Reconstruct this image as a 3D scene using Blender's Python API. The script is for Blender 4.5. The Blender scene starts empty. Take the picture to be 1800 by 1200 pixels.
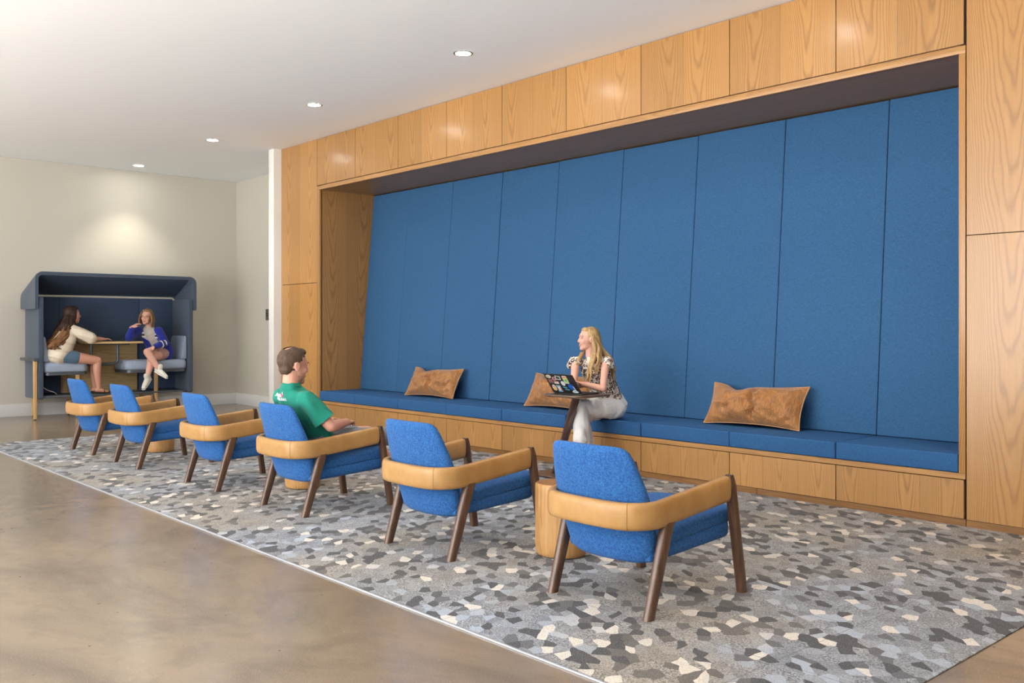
import bpy, bmesh, math, random
from mathutils import Vector, Matrix, noise as mnoise

sc = bpy.context.scene
COL = sc.collection
PI = math.pi

# ------------------------------------------------------------------ camera
cam_d = bpy.data.cameras.new('camera')
cam = bpy.data.objects.new('camera', cam_d)
COL.objects.link(cam)
cam_d.sensor_width = 36.0
cam_d.lens = 32.8
cam_d.shift_y = -26.0 / 1800.0
cam_d.clip_start = 0.05
cam.location = (0, 0, 1.245)
cam.rotation_euler = (PI / 2, 0, math.radians(48.0514))
sc.camera = cam

sc.cycles.caustics_reflective = False
sc.cycles.caustics_refractive = False
# ------------------------------------------------------------------ world, exposure
sc.view_settings.view_transform = 'Standard'
sc.view_settings.look = 'None'
sc.view_settings.gamma = 1.0
sc.view_settings.use_curve_mapping = False
sc.view_settings.exposure = 0.27
w = bpy.data.worlds.new('world')
sc.world = w
w.use_nodes = True
bg = w.node_tree.nodes['Background']
bg.inputs[0].default_value = (0.80, 0.90, 1.0, 1)
bg.inputs[1].default_value = 1.2

# ------------------------------------------------------------------ daylight through the windows behind the camera
WIN_X = [(-12.6, -10.0), (-9.8, -7.2), (-7.0, -4.7), (-3.9, -1.3), (-1.1, 1.2)]
WIN_Y = -4.5
SKY_W = [50, 130, 175, 100, 5]        # skylight through each window
def area(name, loc, rot, sx, sy, e, col):
    L = bpy.data.lights.new(name, 'AREA')
    L.shape = 'RECTANGLE'; L.size = sx; L.size_y = sy; L.energy = e; L.color = col
    o = bpy.data.objects.new(name, L); COL.objects.link(o)
    o.location = loc; o.rotation_euler = rot
for (wa, wb), e1 in zip(WIN_X, SKY_W):
    area('window_daylight', ((wa + wb) / 2, WIN_Y + 0.02, 1.65), (PI / 2, 0, 0), wb - wa - 0.1, 2.9, e1, (0.98, 0.985, 1.0))
# added lamps outside, aimed up through the windows to brighten the ceiling
area('ceiling_fill', (0.4, -7.4, 0.05), (PI, 0, 0), 8.0, 4.6, 4500, (1.0, 0.985, 0.96))
area('ceiling_fill', (-8.6, -7.4, 0.05), (PI, 0, 0), 7.0, 4.6, 500, (1.0, 0.97, 0.92))

# high sun: falls only on the strip of floor along the windows, behind the camera; added so its bounce brightens the ceiling
SL = bpy.data.lights.new('fill_sun', 'SUN')
SL.energy = 140; SL.angle = math.radians(1.0); SL.color = (0.88, 0.96, 1.0)
so = bpy.data.objects.new('fill_sun', SL); COL.objects.link(so)
so.rotation_euler = (math.radians(28), 0, math.radians(8))

# ------------------------------------------------------------------ node helper
class NT:
    def __init__(s, name):
        s.m = bpy.data.materials.new(name)
        s.m.use_nodes = True
        s.t = s.m.node_tree
        s.b = s.t.nodes['Principled BSDF']
    def n(s, typ, **kw):
        nd = s.t.nodes.new(typ)
        for k, v in kw.items():
            setattr(nd, k, v)
        return nd
    def link(s, a, b):
        s.t.links.new(a, b)
    def put(s, sock, v):
        if isinstance(v, bpy.types.NodeSocket):
            s.link(v, sock)
        elif isinstance(v, (tuple, list)) and len(v) == 3 and sock.type == 'RGBA':
            sock.default_value = (*v, 1)
        else:
            sock.default_value = v
    def math(s, op, a, b=0.0, c=None, clamp=False):
        nd = s.n('ShaderNodeMath', operation=op, use_clamp=clamp)
        s.put(nd.inputs[0], a); s.put(nd.inputs[1], b)
        if c is not None: s.put(nd.inputs[2], c)
        return nd.outputs[0]
    def pos(s):
        return s.n('ShaderNodeNewGeometry').outputs['Position']
    def obj(s):
        return s.n('ShaderNodeTexCoord').outputs['Object']
    def sep(s, v):
        nd = s.n('ShaderNodeSeparateXYZ'); s.link(v, nd.inputs[0])
        return nd.outputs[0], nd.outputs[1], nd.outputs[2]
    def comb(s, x, y, z):
        nd = s.n('ShaderNodeCombineXYZ')
        s.put(nd.inputs[0], x); s.put(nd.inputs[1], y); s.put(nd.inputs[2], z)
        return nd.outputs[0]
    def scale(s, v, sx, sy, sz, off=(0, 0, 0)):
        nd = s.n('ShaderNodeMapping'); s.link(v, nd.inputs[0])
        nd.inputs[1].default_value = off
        nd.inputs[3].default_value = (sx, sy, sz)
        return nd.outputs[0]
    def noise(s, v, sc_=5.0, det=2.0, rough=0.5, dist=0.0, out='Fac'):
        nd = s.n('ShaderNodeTexNoise'); s.link(v, nd.inputs['Vector'])
        nd.inputs['Scale'].default_value = sc_
        nd.inputs['Detail'].default_value = det
        nd.inputs['Roughness'].default_value = rough
        nd.inputs['Distortion'].default_value = dist
        return nd.outputs[out]
    def ramp(s, f, stops, interp='LINEAR'):
        nd = s.n('ShaderNodeValToRGB'); s.link(f, nd.inputs[0])
        r = nd.color_ramp; r.interpolation = interp
        while len(r.elements) < len(stops): r.elements.new(0.5)
        for e, (p, c) in zip(r.elements, stops):
            e.position = p; e.color = (*c, 1) if len(c) == 3 else c
        return nd.outputs[0]
    def mix(s, f, a, b, mode='MIX'):
        nd = s.n('ShaderNodeMix', data_type='RGBA', blend_type=mode)
        s.put(nd.inputs[0], f); s.put(nd.inputs[6], a); s.put(nd.inputs[7], b)
        return nd.outputs[2]
    def bump(s, h, strength=0.3, dist=0.01):
        nd = s.n('ShaderNodeBump')
        nd.inputs['Strength'].default_value = strength
        nd.inputs['Distance'].default_value = dist
        s.link(h, nd.inputs['Height'])
        s.link(nd.outputs[0], s.b.inputs['Normal'])
        return nd
    def done(s, color=None, rough=None, **kw):
        if color is not None: s.put(s.b.inputs['Base Color'], color)
        if rough is not None: s.put(s.b.inputs['Roughness'], rough)
        for k, v in kw.items():
            s.put(s.b.inputs[k.replace('_', ' ')], v)
        return s.m

def hexc(r, g, b):
    f = lambda c: (c / 255 / 12.92) if c / 255 <= 0.04045 else ((c / 255 + 0.055) / 1.055) ** 2.4
    return (f(r), f(g), f(b))

M = {}
def plain(name, color, rough=0.5, var=0.06, sc_=30, bump=0.0, bsc=300, **kw):
    t = NT(name)
    o = t.obj()
    f = t.noise(o, sc_, 3)
    c2 = tuple(c * (1 - var * 2) for c in color)
    col = t.mix(f, tuple(min(1, c * (1 + var)) for c in color), c2)
    if bump:
        t.bump(t.noise(o, bsc, 2), bump, 0.002)
    M[name] = t.done(col, rough, **kw)
    return M[name]

# ---- oak veneer, vertical grain, book matched leaves
def oak_vertical(name, leaf, u0, tone=1.0, seams=True):
    t = NT(name)
    P = t.pos()
    x, y, z = t.sep(P)
    u = t.math('ADD', t.math('SUBTRACT', x, u0), t.math('MULTIPLY', y, 0.93))
    if True:
        u = t.math('SUBTRACT', u, 5.96 * 0.93)
    q = t.math('DIVIDE', u, leaf)
    idx = t.math('FLOOR', q)
    pair = t.math('FLOOR', t.math('DIVIDE', q, 2.0))
    pp = t.math('PINGPONG', q, 1.0)
    wn = t.n('ShaderNodeTexWhiteNoise', noise_dimensions='1D'); t.link(pair, wn.inputs['W'])
    wn2 = t.n('ShaderNodeTexWhiteNoise', noise_dimensions='1D'); t.link(t.math('ADD', idx, 37.3), wn2.inputs['W'])
    low = t.noise(t.comb(t.math('MULTIPLY', u, 2.2), t.math('MULTIPLY', z, 0.9), t.math('MULTIPLY', pair, 3.1)), 1.0, 2)
    cen = t.math('ADD', 0.30, t.math('MULTIPLY', wn.outputs[0], 0.36))
    uu = t.math('ADD', t.math('SUBTRACT', pp, cen), t.math('MULTIPLY', t.math('SUBTRACT', low, 0.5), 0.35))
    F = t.math('ADD', t.math('MULTIPLY', t.math('MULTIPLY', uu, uu), 50.0), t.math('MULTIPLY', z, -3.6))
    F = t.math('ADD', F, t.math('MULTIPLY', t.noise(t.comb(t.math('MULTIPLY', u, 9), t.math('MULTIPLY', z, 1.7), pair), 1.0, 3), 2.2))
    ring = t.math('ADD', 0.5, t.math('MULTIPLY', t.math('SINE', t.math('MULTIPLY', F, 6.2832)), 0.5))
    ring = t.math('MULTIPLY', t.math('POWER', ring, 3.4), t.math('ADD', 0.45, t.math('MULTIPLY', low, 1.3)))
    fib = t.noise(t.comb(t.math('MULTIPLY', u, 240), t.math('MULTIPLY', z, 5), idx), 1.0, 3, 0.6)
    fib2 = t.noise(t.comb(t.math('MULTIPLY', u, 40), t.math('MULTIPLY', z, 0.8), idx), 1.0, 2, 0.6)
    k = tone
    light = (0.475 * k, 0.250 * k, 0.078 * k)
    mid = (0.410 * k, 0.202 * k, 0.057 * k)
    dark = (0.22 * k, 0.092 * k, 0.024 * k)
    c = t.mix(t.math('MULTIPLY', t.math('SUBTRACT', fib2, 0.25), 1.6, clamp=True), light, mid)
    c = t.mix(t.math('MULTIPLY', ring, 0.44, clamp=True), c, dark)
    c = t.mix(t.math('MULTIPLY', t.math('SUBTRACT', fib, 0.5), 1.1, clamp=True), c, dark)
    v = t.math('ADD', 0.92, t.math('MULTIPLY', wn2.outputs[0], 0.18))
    c = t.mix(1.0, c, t.comb(v, v, v), 'MULTIPLY')
    if seams:
        e = t.math('ABSOLUTE', t.math('SUBTRACT', t.math('FRACT', t.math('ADD', q, 0.5)), 0.5))
        ln = t.math('LESS_THAN', e, 0.0050)
        c = t.mix(t.math('MULTIPLY', ln, 0.60), c, (0.16, 0.08, 0.03))
    t.bump(fib, 0.08, 0.001)
    M[name] = t.done(c, t.math('ADD', 0.33, t.math('MULTIPLY', fib, 0.14)), Coat_Weight=0.40, Coat_Roughness=0.20)

oak_vertical('oak_veneer', 0.4355, -10.26)
oak_vertical('oak_pillar', 0.47, -2.42 - 0.47 * 20)
oak_vertical('oak_drawer', 0.871 / 3.0, -10.26)

# ---- oak, grain running along x (or along the long side of a part)
def oak_along(name, axis='x', tone=(1, 1, 1), rough=0.4, world=True):
    t = NT(name)
    P = t.pos() if world else t.obj()
    s = {'x': (0.9, 16, 16), 'y': (16, 0.9, 16), 'z': (16, 16, 0.9)}[axis]
    low = t.noise(t.scale(P, *[v * 0.35 for v in s]), 1.0, 2)
    n1 = t.noise(t.scale(P, *s), 1.0, 3, 0.55, 0.6)
    F = t.math('MULTIPLY', t.math('ADD', n1, low), 42.0)
    ring = t.math('POWER', t.math('ADD', 0.5, t.math('MULTIPLY', t.math('SINE', F), 0.5)), 2.0)
    fib = t.noise(t.scale(P, *[v * (5 if v < 2 else 14) for v in s]), 1.0, 3, 0.6)
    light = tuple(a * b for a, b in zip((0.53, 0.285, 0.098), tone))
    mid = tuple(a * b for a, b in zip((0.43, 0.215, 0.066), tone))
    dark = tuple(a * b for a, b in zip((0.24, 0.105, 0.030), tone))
    c = t.mix(low, light, mid)
    c = t.mix(t.math('MULTIPLY', ring, 0.38), c, dark)
    c = t.mix(t.math('MULTIPLY', t.math('SUBTRACT', fib, 0.48), 1.2, clamp=True), c, dark)
    t.bump(fib, 0.1, 0.001)
    M[name] = t.done(c, rough, Coat_Weight=0.1, Coat_Roughness=0.3)
oak_along('oak_long', 'x', (0.95, 0.95, 0.95))
oak_along('oak_toe_shaded', 'x', (0.60, 0.54, 0.46))  # oak tone darkened to stand in for shade below the drawers
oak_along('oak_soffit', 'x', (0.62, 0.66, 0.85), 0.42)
oak_along('oak_log', 'z', (1.15, 1.2, 1.3), 0.5, False)
oak_along('oak_log_top', 'x', (0.78, 0.68, 0.6), 0.5, False)
oak_along('pale_ply', 'y', (1.5, 2.15, 3.3), 0.45)
oak_along('pale_leg', 'z', (1.30, 1.60, 2.1), 0.45)

def walnut(name):
    t = NT(name)
    P = t.obj()
    n1 = t.noise(t.scale(P, 45, 45, 3), 1.0, 3, 0.6, 0.4)
    fib = t.noise(t.scale(P, 260, 260, 12), 1.0, 2)
    c = t.ramp(n1, [(0.25, (0.060, 0.028, 0.014)), (0.55, (0.135, 0.066, 0.034)), (0.8, (0.21, 0.112, 0.060))])
    c = t.mix(t.math('MULTIPLY', fib, 0.5), c, (0.05, 0.022, 0.012))
    t.bump(fib, 0.12, 0.001)
    M[name] = t.done(c, 0.36, Coat_Weight=0.25, Coat_Roughness=0.25)
walnut('walnut')

# ---- upholstery
def fabric(name, c1, c2, fine=900.0, speck=0.5, rough=0.92, bump=0.35, world=True, sheen=0.25):
    t = NT(name)
    P = t.pos() if world else t.obj()
    f = t.noise(P, fine, 1, 0.5)
    g = t.noise(P, fine * 0.28, 2, 0.6)
    big = t.noise(P, 1.7, 2)
    h = t.math('ADD', t.math('MULTIPLY', f, 0.6), t.math('MULTIPLY', g, 0.4))
    h2 = t.math('ADD', 0.5, t.math('MULTIPLY', t.math('SUBTRACT', h, 0.5), 1 + 3.2 * speck), clamp=True)
    c = t.mix(h2, c1, c2)
    c = t.mix(t.math('MULTIPLY', big, 0.10), c, tuple(v * 0.7 for v in c1))
    t.bump(h, bump, 0.0012)
    M[name] = t.done(c, rough, Sheen_Weight=sheen, Sheen_Roughness=0.5)

def weave(name, c1, c2):
    t = NT(name)
    P = t.pos()
    a = t.noise(t.scale(P, 420, 420, 45), 1.0, 1)
    b = t.noise(t.scale(P, 45, 45, 420), 1.0, 1)
    f = t.noise(P, 260, 2, 0.6)
    h = t.math('ADD', t.math('MULTIPLY', t.math('ADD', a, b), 0.33), t.math('MULTIPLY', f, 0.34))
    h2 = t.math('ADD', 0.5, t.math('MULTIPLY', t.math('SUBTRACT', h, 0.5), 3.2), clamp=True)
    c = t.mix(h2, c1, c2)
    t.bump(h, 0.35, 0.0012)
    M[name] = t.done(c, 0.95, Specular_IOR_Level=0.2)
weave('panel_blue', (0.026, 0.086, 0.196), (0.053, 0.155, 0.320))
weave('cushion_blue', (0.021, 0.078, 0.205), (0.042, 0.140, 0.330))
fabric('chair_blue', (0.006, 0.062, 0.240), (0.038, 0.185, 0.500), 330, 1.0, world=False, sheen=0.04)
fabric('booth_navy', (0.030, 0.050, 0.085), (0.085, 0.118, 0.170), 400, 0.8)
fabric('booth_liner', (0.032, 0.056, 0.110), (0.078, 0.120, 0.210), 500, 0.7, sheen=0.0)
fabric('booth_grey', (0.255, 0.320, 0.440), (0.400, 0.480, 0.620), 600, 0.5)
fabric('shirt_green', (0.006, 0.200, 0.140), (0.012, 0.300, 0.215), 700, 0.4, bump=0.2, world=False, sheen=0.1)
fabric('shorts_grey', (0.150, 0.165, 0.200), (0.245, 0.260, 0.300), 700, 0.5, world=False)
fabric('denim', (0.055, 0.115, 0.190), (0.115, 0.205, 0.310), 700, 0.6, world=False)
fabric('cardigan_blue', (0.006, 0.014, 0.200), (0.012, 0.030, 0.360), 500, 0.5, world=False)
fabric('tank_beige', (0.42, 0.38, 0.34), (0.56, 0.52, 0.47), 400, 0.5, world=False)
fabric('trouser_white', (0.82, 0.81, 0.81), (0.92, 0.91, 0.90), 300, 0.3, world=False, sheen=0)
fabric('pink_shorts', (0.45, 0.22, 0.20), (0.60, 0.34, 0.30), 400, 0.3, world=False)

def knit(name):
    t = NT(name)
    P = t.obj()
    x, y, z = t.sep(P)
    wv = t.math('ADD', 0.5, t.math('MULTIPLY', t.math('SINE', t.math('MULTIPLY', t.math('ADD', z, t.math('MULTIPLY', y, 0.25)), 170)), 0.5))
    st = t.math('GREATER_THAN', t.math('SINE', t.math('MULTIPLY', t.math('ADD', z, t.math('MULTIPLY', y, 0.25)), 52)), 0.55)
    dots = t.noise(P, 160, 1)
    f = t.math('MULTIPLY', st, t.math('GREATER_THAN', dots, 0.48))
    c = t.mix(t.math('MULTIPLY', f, 0.45), (0.78, 0.70, 0.56), (0.40, 0.32, 0.22))
    t.bump(wv, 0.4, 0.003)
    M[name] = t.done(c, 0.9)
knit('cream_knit')

def leopard(name):
    t = NT(name)
    P = t.obj()
    wz = t.noise(P, 30, 2, out='Color')
    v = t.n('ShaderNodeTexVoronoi', feature='F1'); v.inputs['Scale'].default_value = 46
    add = t.n('ShaderNodeVectorMath', operation='ADD'); t.link(P, add.inputs[0])
    sc2 = t.n('ShaderNodeVectorMath', operation='SCALE'); t.link(wz, sc2.inputs[0]); sc2.inputs[3].default_value = 0.016
    t.link(sc2.outputs[0], add.inputs[1]); t.link(add.outputs[0], v.inputs['Vector'])
    d = v.outputs['Distance']
    ring = t.math('MULTIPLY', t.math('GREATER_THAN', d, 0.30), t.math('LESS_THAN', d, 0.60))
    brk = t.math('GREATER_THAN', t.noise(P, 75, 1), 0.44)
    inner = t.math('LESS_THAN', d, 0.30)
    c = t.mix(inner, (0.72, 0.64, 0.58), (0.36, 0.22, 0.15))
    c = t.mix(t.math('MULTIPLY', ring, brk), c, (0.035, 0.022, 0.02))
    M[name] = t.done(c, 0.85)
leopard('leopard_print')

def leather(name):
    t = NT(name)
    P = t.obj()
    a = t.noise(P, 9, 3, 0.55)
    b = t.noise(P, 260, 2)
    c = t.ramp(a, [(0.3, (0.400, 0.210, 0.066)), (0.7, (0.525, 0.300, 0.112))])
    c = t.mix(t.math('MULTIPLY', b, 0.12), c, (0.42, 0.21, 0.06))
    t.bump(b, 0.12, 0.0008)
    M[name] = t.done(c, 0.38, Specular_IOR_Level=0.45)
leather('tan_leather')
plain('leather_seam', (0.34, 0.17, 0.05), 0.6)

def cowhide(name):
    t = NT(name)
    P = t.obj()
    s = t.scale(P, 60, 60, 14)
    a = t.noise(s, 1.0, 4, 0.65, 1.2)
    b = t.noise(P, 7, 3, 0.6)
    fine = t.noise(t.scale(P, 500, 500, 120), 1.0, 2)
    c = t.ramp(a, [(0.25, (0.14, 0.048, 0.010)), (0.5, (0.36, 0.140, 0.028)), (0.75, (0.58, 0.27, 0.080))])
    c = t.mix(t.math('MULTIPLY', t.math('SUBTRACT', b, 0.35), 1.3, clamp=True), c, t.mix(0.5, c, (0.46, 0.23, 0.085)))
    t.bump(t.math('ADD', a, fine), 0.5, 0.004)
    M[name] = t.done(c, 0.5, Sheen_Weight=0.3)
cowhide('cowhide')
plain('hide_piping', (0.52, 0.28, 0.12), 0.6)
plain('pillow_back', (0.55, 0.50, 0.45), 0.9)

# ---- rug
def rug():
    t = NT('rug_pebbles')
    P = t.pos()
    x, y, z = t.sep(P)
    wc = t.noise(P, 12, 2, out='Color')
    s1 = t.n('ShaderNodeVectorMath', operation='SCALE'); t.link(wc, s1.inputs[0]); s1.inputs[3].default_value = 0.03
    ad = t.n('ShaderNodeVectorMath', operation='ADD'); t.link(P, ad.inputs[0]); t.link(s1.outputs[0], ad.inputs[1])
    ax_, ay_, _z = t.sep(ad.outputs[0])
    uu = t.math('ADD', t.math('MULTIPLY', ax_, -0.744), t.math('MULTIPLY', ay_, 0.668))
    vv = t.math('ADD', t.math('MULTIPLY', ax_, 0.668), t.math('MULTIPLY', ay_, 0.744))
    cellv = t.comb(t.math('MULTIPLY', uu, 13.0), t.math('MULTIPLY', vv, 19.5), 0.0)
    def vor(scale, rnd):
        v = t.n('ShaderNodeTexVoronoi', feature='F1', voronoi_dimensions='2D', distance='EUCLIDEAN')
        v.inputs['Scale'].default_value = scale
        v.inputs['Randomness'].default_value = rnd
        t.link(cellv, v.inputs['Vector'])
        return v
    v1 = vor(1.0, 0.82)
    r1, g1, b1 = t.sep(v1.outputs['Color'])
    big = t.noise(P, 0.85, 2, 0.5)
    cool = t.math('MULTIPLY', t.math('SUBTRACT', big, 0.40), 6.0, clamp=True)
    # pebble kinds: 0 dark, then flecked mid tones, then cream
    warm_ramp = t.ramp(r1, [(0.0, (0.055, 0.052, 0.053)), (0.14, (0.13, 0.115, 0.102)), (0.26, (0.25, 0.220, 0.185)),
                       (0.48, (0.40, 0.350, 0.290)), (0.70, (0.31, 0.29, 0.26)), (0.91, (0.76, 0.69, 0.60))], 'CONSTANT')
    cool_ramp = t.ramp(r1, [(0.0, (0.042, 0.048, 0.064)), (0.18, (0.11, 0.115, 0.138)), (0.28, (0.20, 0.222, 0.27)),
                       (0.50, (0.35, 0.385, 0.45)), (0.72, (0.26, 0.285, 0.33)), (0.85, (0.42, 0.48, 0.58)), (0.955, (0.78, 0.74, 0.68))], 'CONSTANT')
    c = t.mix(cool, warm_ramp, cool_ramp)
    midk = t.math('MULTIPLY', t.math('GREATER_THAN', r1, 0.26), t.math('LESS_THAN', r1, 0.86))
    sp = t.noise(P, 125, 2, 0.8)
    sp2 = t.noise(t.scale(P, 1, 1, 1, (4, 1, 0)), 190, 1, 0.6)
    spk = t.math('MULTIPLY', t.math('SUBTRACT', sp, 0.40), 4.5, clamp=True)
    fleck = t.mix(spk, (0.075, 0.073, 0.075), t.mix(cool, (0.60, 0.54, 0.45), (0.52, 0.57, 0.66)))
    patch = t.math('MULTIPLY', midk, t.math('ADD', 0.30, t.math('MULTIPLY', g1, 0.60)))
    c = t.mix(patch, c, fleck)
    c = t.mix(t.math('MULTIPLY', t.math('MULTIPLY', t.math('SUBTRACT', sp2, 0.42), 3.0, clamp=True), 0.22), c, (0.60, 0.56, 0.50))
    pile = t.noise(P, 240, 2, 0.6)
    c = t.mix(t.math('MULTIPLY', t.math('MULTIPLY', t.math('SUBTRACT', pile, 0.42), 4.0, clamp=True), 0.36), c, (0.05, 0.05, 0.055))
    # carpet tile joints
    for ax, off in ((x, 11.07), (y, -2.42)):
        q = t.math('DIVIDE', t.math('ADD', ax, off), 0.61)
        e = t.math('ABSOLUTE', t.math('SUBTRACT', t.math('FRACT', t.math('ADD', q, 0.5)), 0.5))
        c = t.mix(t.math('MULTIPLY', t.math('LESS_THAN', e, 0.004), 0.45), c, (0.07, 0.065, 0.06))
    t.bump(t.math('ADD', sp, pile), 0.7, 0.006)
    M['rug'] = t.done(c, 1.0, Sheen_Weight=0.1)
rug()
plain('rug_trim', (0.62, 0.66, 0.72), 0.35, Metallic=0.5)
plain('rug_side', (0.05, 0.05, 0.055), 0.9)

# ---- concrete
def concrete():
    t = NT('polished_concrete')
    P = t.pos()
    a = t.noise(t.scale(P, 0.8, 1.4, 1), 0.9, 5, 0.62, 0.8)
    b = t.noise(P, 5.0, 4, 0.65, 0.4)
    s = t.noise(P, 150, 2, 0.7)
    streak = t.noise(t.scale(P, 3.0, 5.5, 1), 1.0, 5, 0.66, 0.5)
    blot = t.noise(t.scale(P, 1, 1, 1, (3, 8, 0)), 2.3, 3, 0.5, 1.2)
    c = t.ramp(a, [(0.30, (0.165, 0.132, 0.100)), (0.5, (0.255, 0.202, 0.150)), (0.70, (0.330, 0.252, 0.180))])
    c = t.mix(t.math('MULTIPLY', t.math('SUBTRACT', blot, 0.56), 4.0, clamp=True), c, t.mix(0.40, c, (0.085, 0.078, 0.062)))
    c = t.mix(t.math('MULTIPLY', t.math('SUBTRACT', b, 0.45), 1.6, clamp=True), c, (0.25, 0.185, 0.13))
    c = t.mix(t.math('MULTIPLY', t.math('SUBTRACT', s, 0.5), 2.4, clamp=True), c, (0.36, 0.30, 0.24))
    c = t.mix(t.math('MULTIPLY', t.math('SUBTRACT', streak, 0.52), 2.6, clamp=True), c, t.mix(0.45, c, (0.11, 0.095, 0.078)))
    sp = t.n('ShaderNodeTexVoronoi', feature='F1', voronoi_dimensions='2D'); sp.inputs['Scale'].default_value = 5.5
    t.link(P, sp.inputs['Vector'])
    r_, g_, b_ = t.sep(sp.outputs['Color'])
    dot = t.math('MULTIPLY', t.math('LESS_THAN', sp.outputs['Distance'], 0.016), t.math('GREATER_THAN', r_, 0.70))
    c = t.mix(t.math('MULTIPLY', dot, 0.6), c, (0.45, 0.40, 0.33))
    dk = t.math('MULTIPLY', t.math('LESS_THAN', sp.outputs['Distance'], 0.030), t.math('LESS_THAN', r_, 0.07))
    c = t.mix(t.math('MULTIPLY', dk, 0.7), c, (0.05, 0.04, 0.03))
    t.bump(t.noise(P, 3.0, 3), 0.03, 0.01)
    M['concrete'] = t.done(c, t.math('ADD', 0.18, t.math('MULTIPLY', b, 0.07)), Specular_IOR_Level=0.6)
concrete()

def paint(name, c, rough=0.6):
    t = NT(name)
    P = t.pos()
    a = t.noise(P, 0.7, 2)
    b = t.noise(P, 260, 2)
    t.bump(b, 0.05, 0.001)
    col = t.mix(a, c, tuple(v * 0.965 for v in c))
    M[name] = t.done(col, rough)
paint('wall_paint', (0.59, 0.565, 0.495))
paint('ceiling_paint', (0.92, 0.94, 0.965), 0.8)
paint('trim_paint', (0.74, 0.74, 0.73), 0.4)
paint('partition_paint', (0.78, 0.77, 0.75), 0.5)
plain('dark_gap', (0.02, 0.012, 0.006), 0.8)
plain('metal_grey', (0.10, 0.115, 0.135), 0.4, Metallic=0.3)
plain('plate_metal', (0.22, 0.21, 0.19), 0.35, Metallic=0.7)
plain('black_plastic', (0.012, 0.012, 0.013), 0.4)
plain('laptop_black', (0.022, 0.020, 0.022), 0.35)
plain('bronze', (0.16, 0.10, 0.085), 0.30, Metallic=0.6)
plain('table_top_bronze', (0.22, 0.15, 0.11), 0.3, Metallic=0.4)
plain('white_plastic', (0.75, 0.75, 0.74), 0.4)
plain('chrome', (0.42, 0.40, 0.38), 0.3, Metallic=0.9)
plain('sneaker', (0.74, 0.72, 0.66), 0.6)
plain('sole_white', (0.82, 0.81, 0.78), 0.6)
plain('sandal_black', (0.015, 0.012, 0.012), 0.5)
plain('sandal_red', (0.30, 0.07, 0.04), 0.5)
plain('tee_white', (0.82, 0.86, 0.84), 0.8)
plain('tee_pink', (0.80, 0.10, 0.22), 0.8)
plain('stripe_white', (0.80, 0.80, 0.80), 0.8)
plain('eye_white', (0.50, 0.46, 0.43), 0.4)
plain('eye_dark', (0.02, 0.012, 0.01), 0.2)
plain('gold', (0.70, 0.50, 0.22), 0.25, Metallic=0.9)

def skin(name, c, red=0.12):
    t = NT(name)
    P = t.obj()
    a = t.noise(P, 14, 3)
    b = t.noise(P, 240, 2)
    c2 = (min(1, c[0] * 1.06), c[1] * (1 - red), c[2] * (1 - red))
    col = t.mix(a, c, c2)
    t.bump(b, 0.06, 0.001)
    M[name] = t.done(col, 0.5, Subsurface_Weight=0.08, Subsurface_Radius=(0.01, 0.004, 0.002))
skin('skin_fair', (0.66, 0.37, 0.27))
skin('skin_pale', (0.70, 0.43, 0.33))
skin('skin_tan', (0.50, 0.255, 0.160))
skin('skin_warm', (0.60, 0.335, 0.235))
plain('lips', (0.50, 0.17, 0.14), 0.4)

def hair(name, c1, c2, rough=0.62):
    t = NT(name)
    P = t.obj()
    a = t.noise(t.scale(P, 130, 130, 10), 1.0, 3, 0.6)
    b = t.noise(t.scale(P, 30, 30, 5), 1.0, 2)
    f = t.math('ADD', t.math('MULTIPLY', a, 0.6), t.math('MULTIPLY', b, 0.4))
    f = t.math('ADD', 0.5, t.math('MULTIPLY', t.math('SUBTRACT', f, 0.5), 3.0), clamp=True)
    t.bump(a, 0.6, 0.004)
    M[name] = t.done(t.mix(f, c1, c2), rough)
hair('hair_brown', (0.040, 0.022, 0.014), (0.150, 0.088, 0.052), 0.7)
hair('hair_stubble', (0.42, 0.215, 0.150), (0.56, 0.31, 0.22), 0.7)
hair('hair_dark', (0.010, 0.004, 0.003), (0.055, 0.018, 0.008))
hair('hair_dark_tips', (0.030, 0.011, 0.005), (0.34, 0.155, 0.048))
hair('hair_blonde', (0.23, 0.125, 0.048), (0.62, 0.42, 0.19))
hair('hair_bob', (0.085, 0.042, 0.020), (0.46, 0.27, 0.115))

def emit(name, c, s):
    t = NT(name)
    t.b.inputs['Base Color'].default_value = (*c, 1)
    t.b.inputs['Emission Color'].default_value = (*c, 1)
    t.b.inputs['Emission Strength'].default_value = s
    M[name] = t.m
emit('lamp_glow', (1.0, 0.95, 0.86), 95)

# ------------------------------------------------------------------ mesh helpers
def tag(o, label=None, cat=None, group=None, kind=None):
    if label: o['label'] = label
    if cat: o['category'] = cat
    if group: o['group'] = group
    if kind: o['kind'] = kind
    return o

def link(name, me, mats, parent=None, loc=None):
    o = bpy.data.objects.new(name, me)
    COL.objects.link(o)
    if not isinstance(mats, (list, tuple)): mats = [mats]
    for m in mats: me.materials.append(M[m] if isinstance(m, str) else m)
    if parent is not None: o.parent = parent
    if loc is not None: o.location = loc
    return o

def empty(name, loc=(0, 0, 0), rz=0.0):
    o = bpy.data.objects.new(name, None)
    COL.objects.link(o)
    o.location = loc; o.rotation_euler = (0, 0, rz)
    o.empty_display_size = 0.1
    return o

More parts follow.
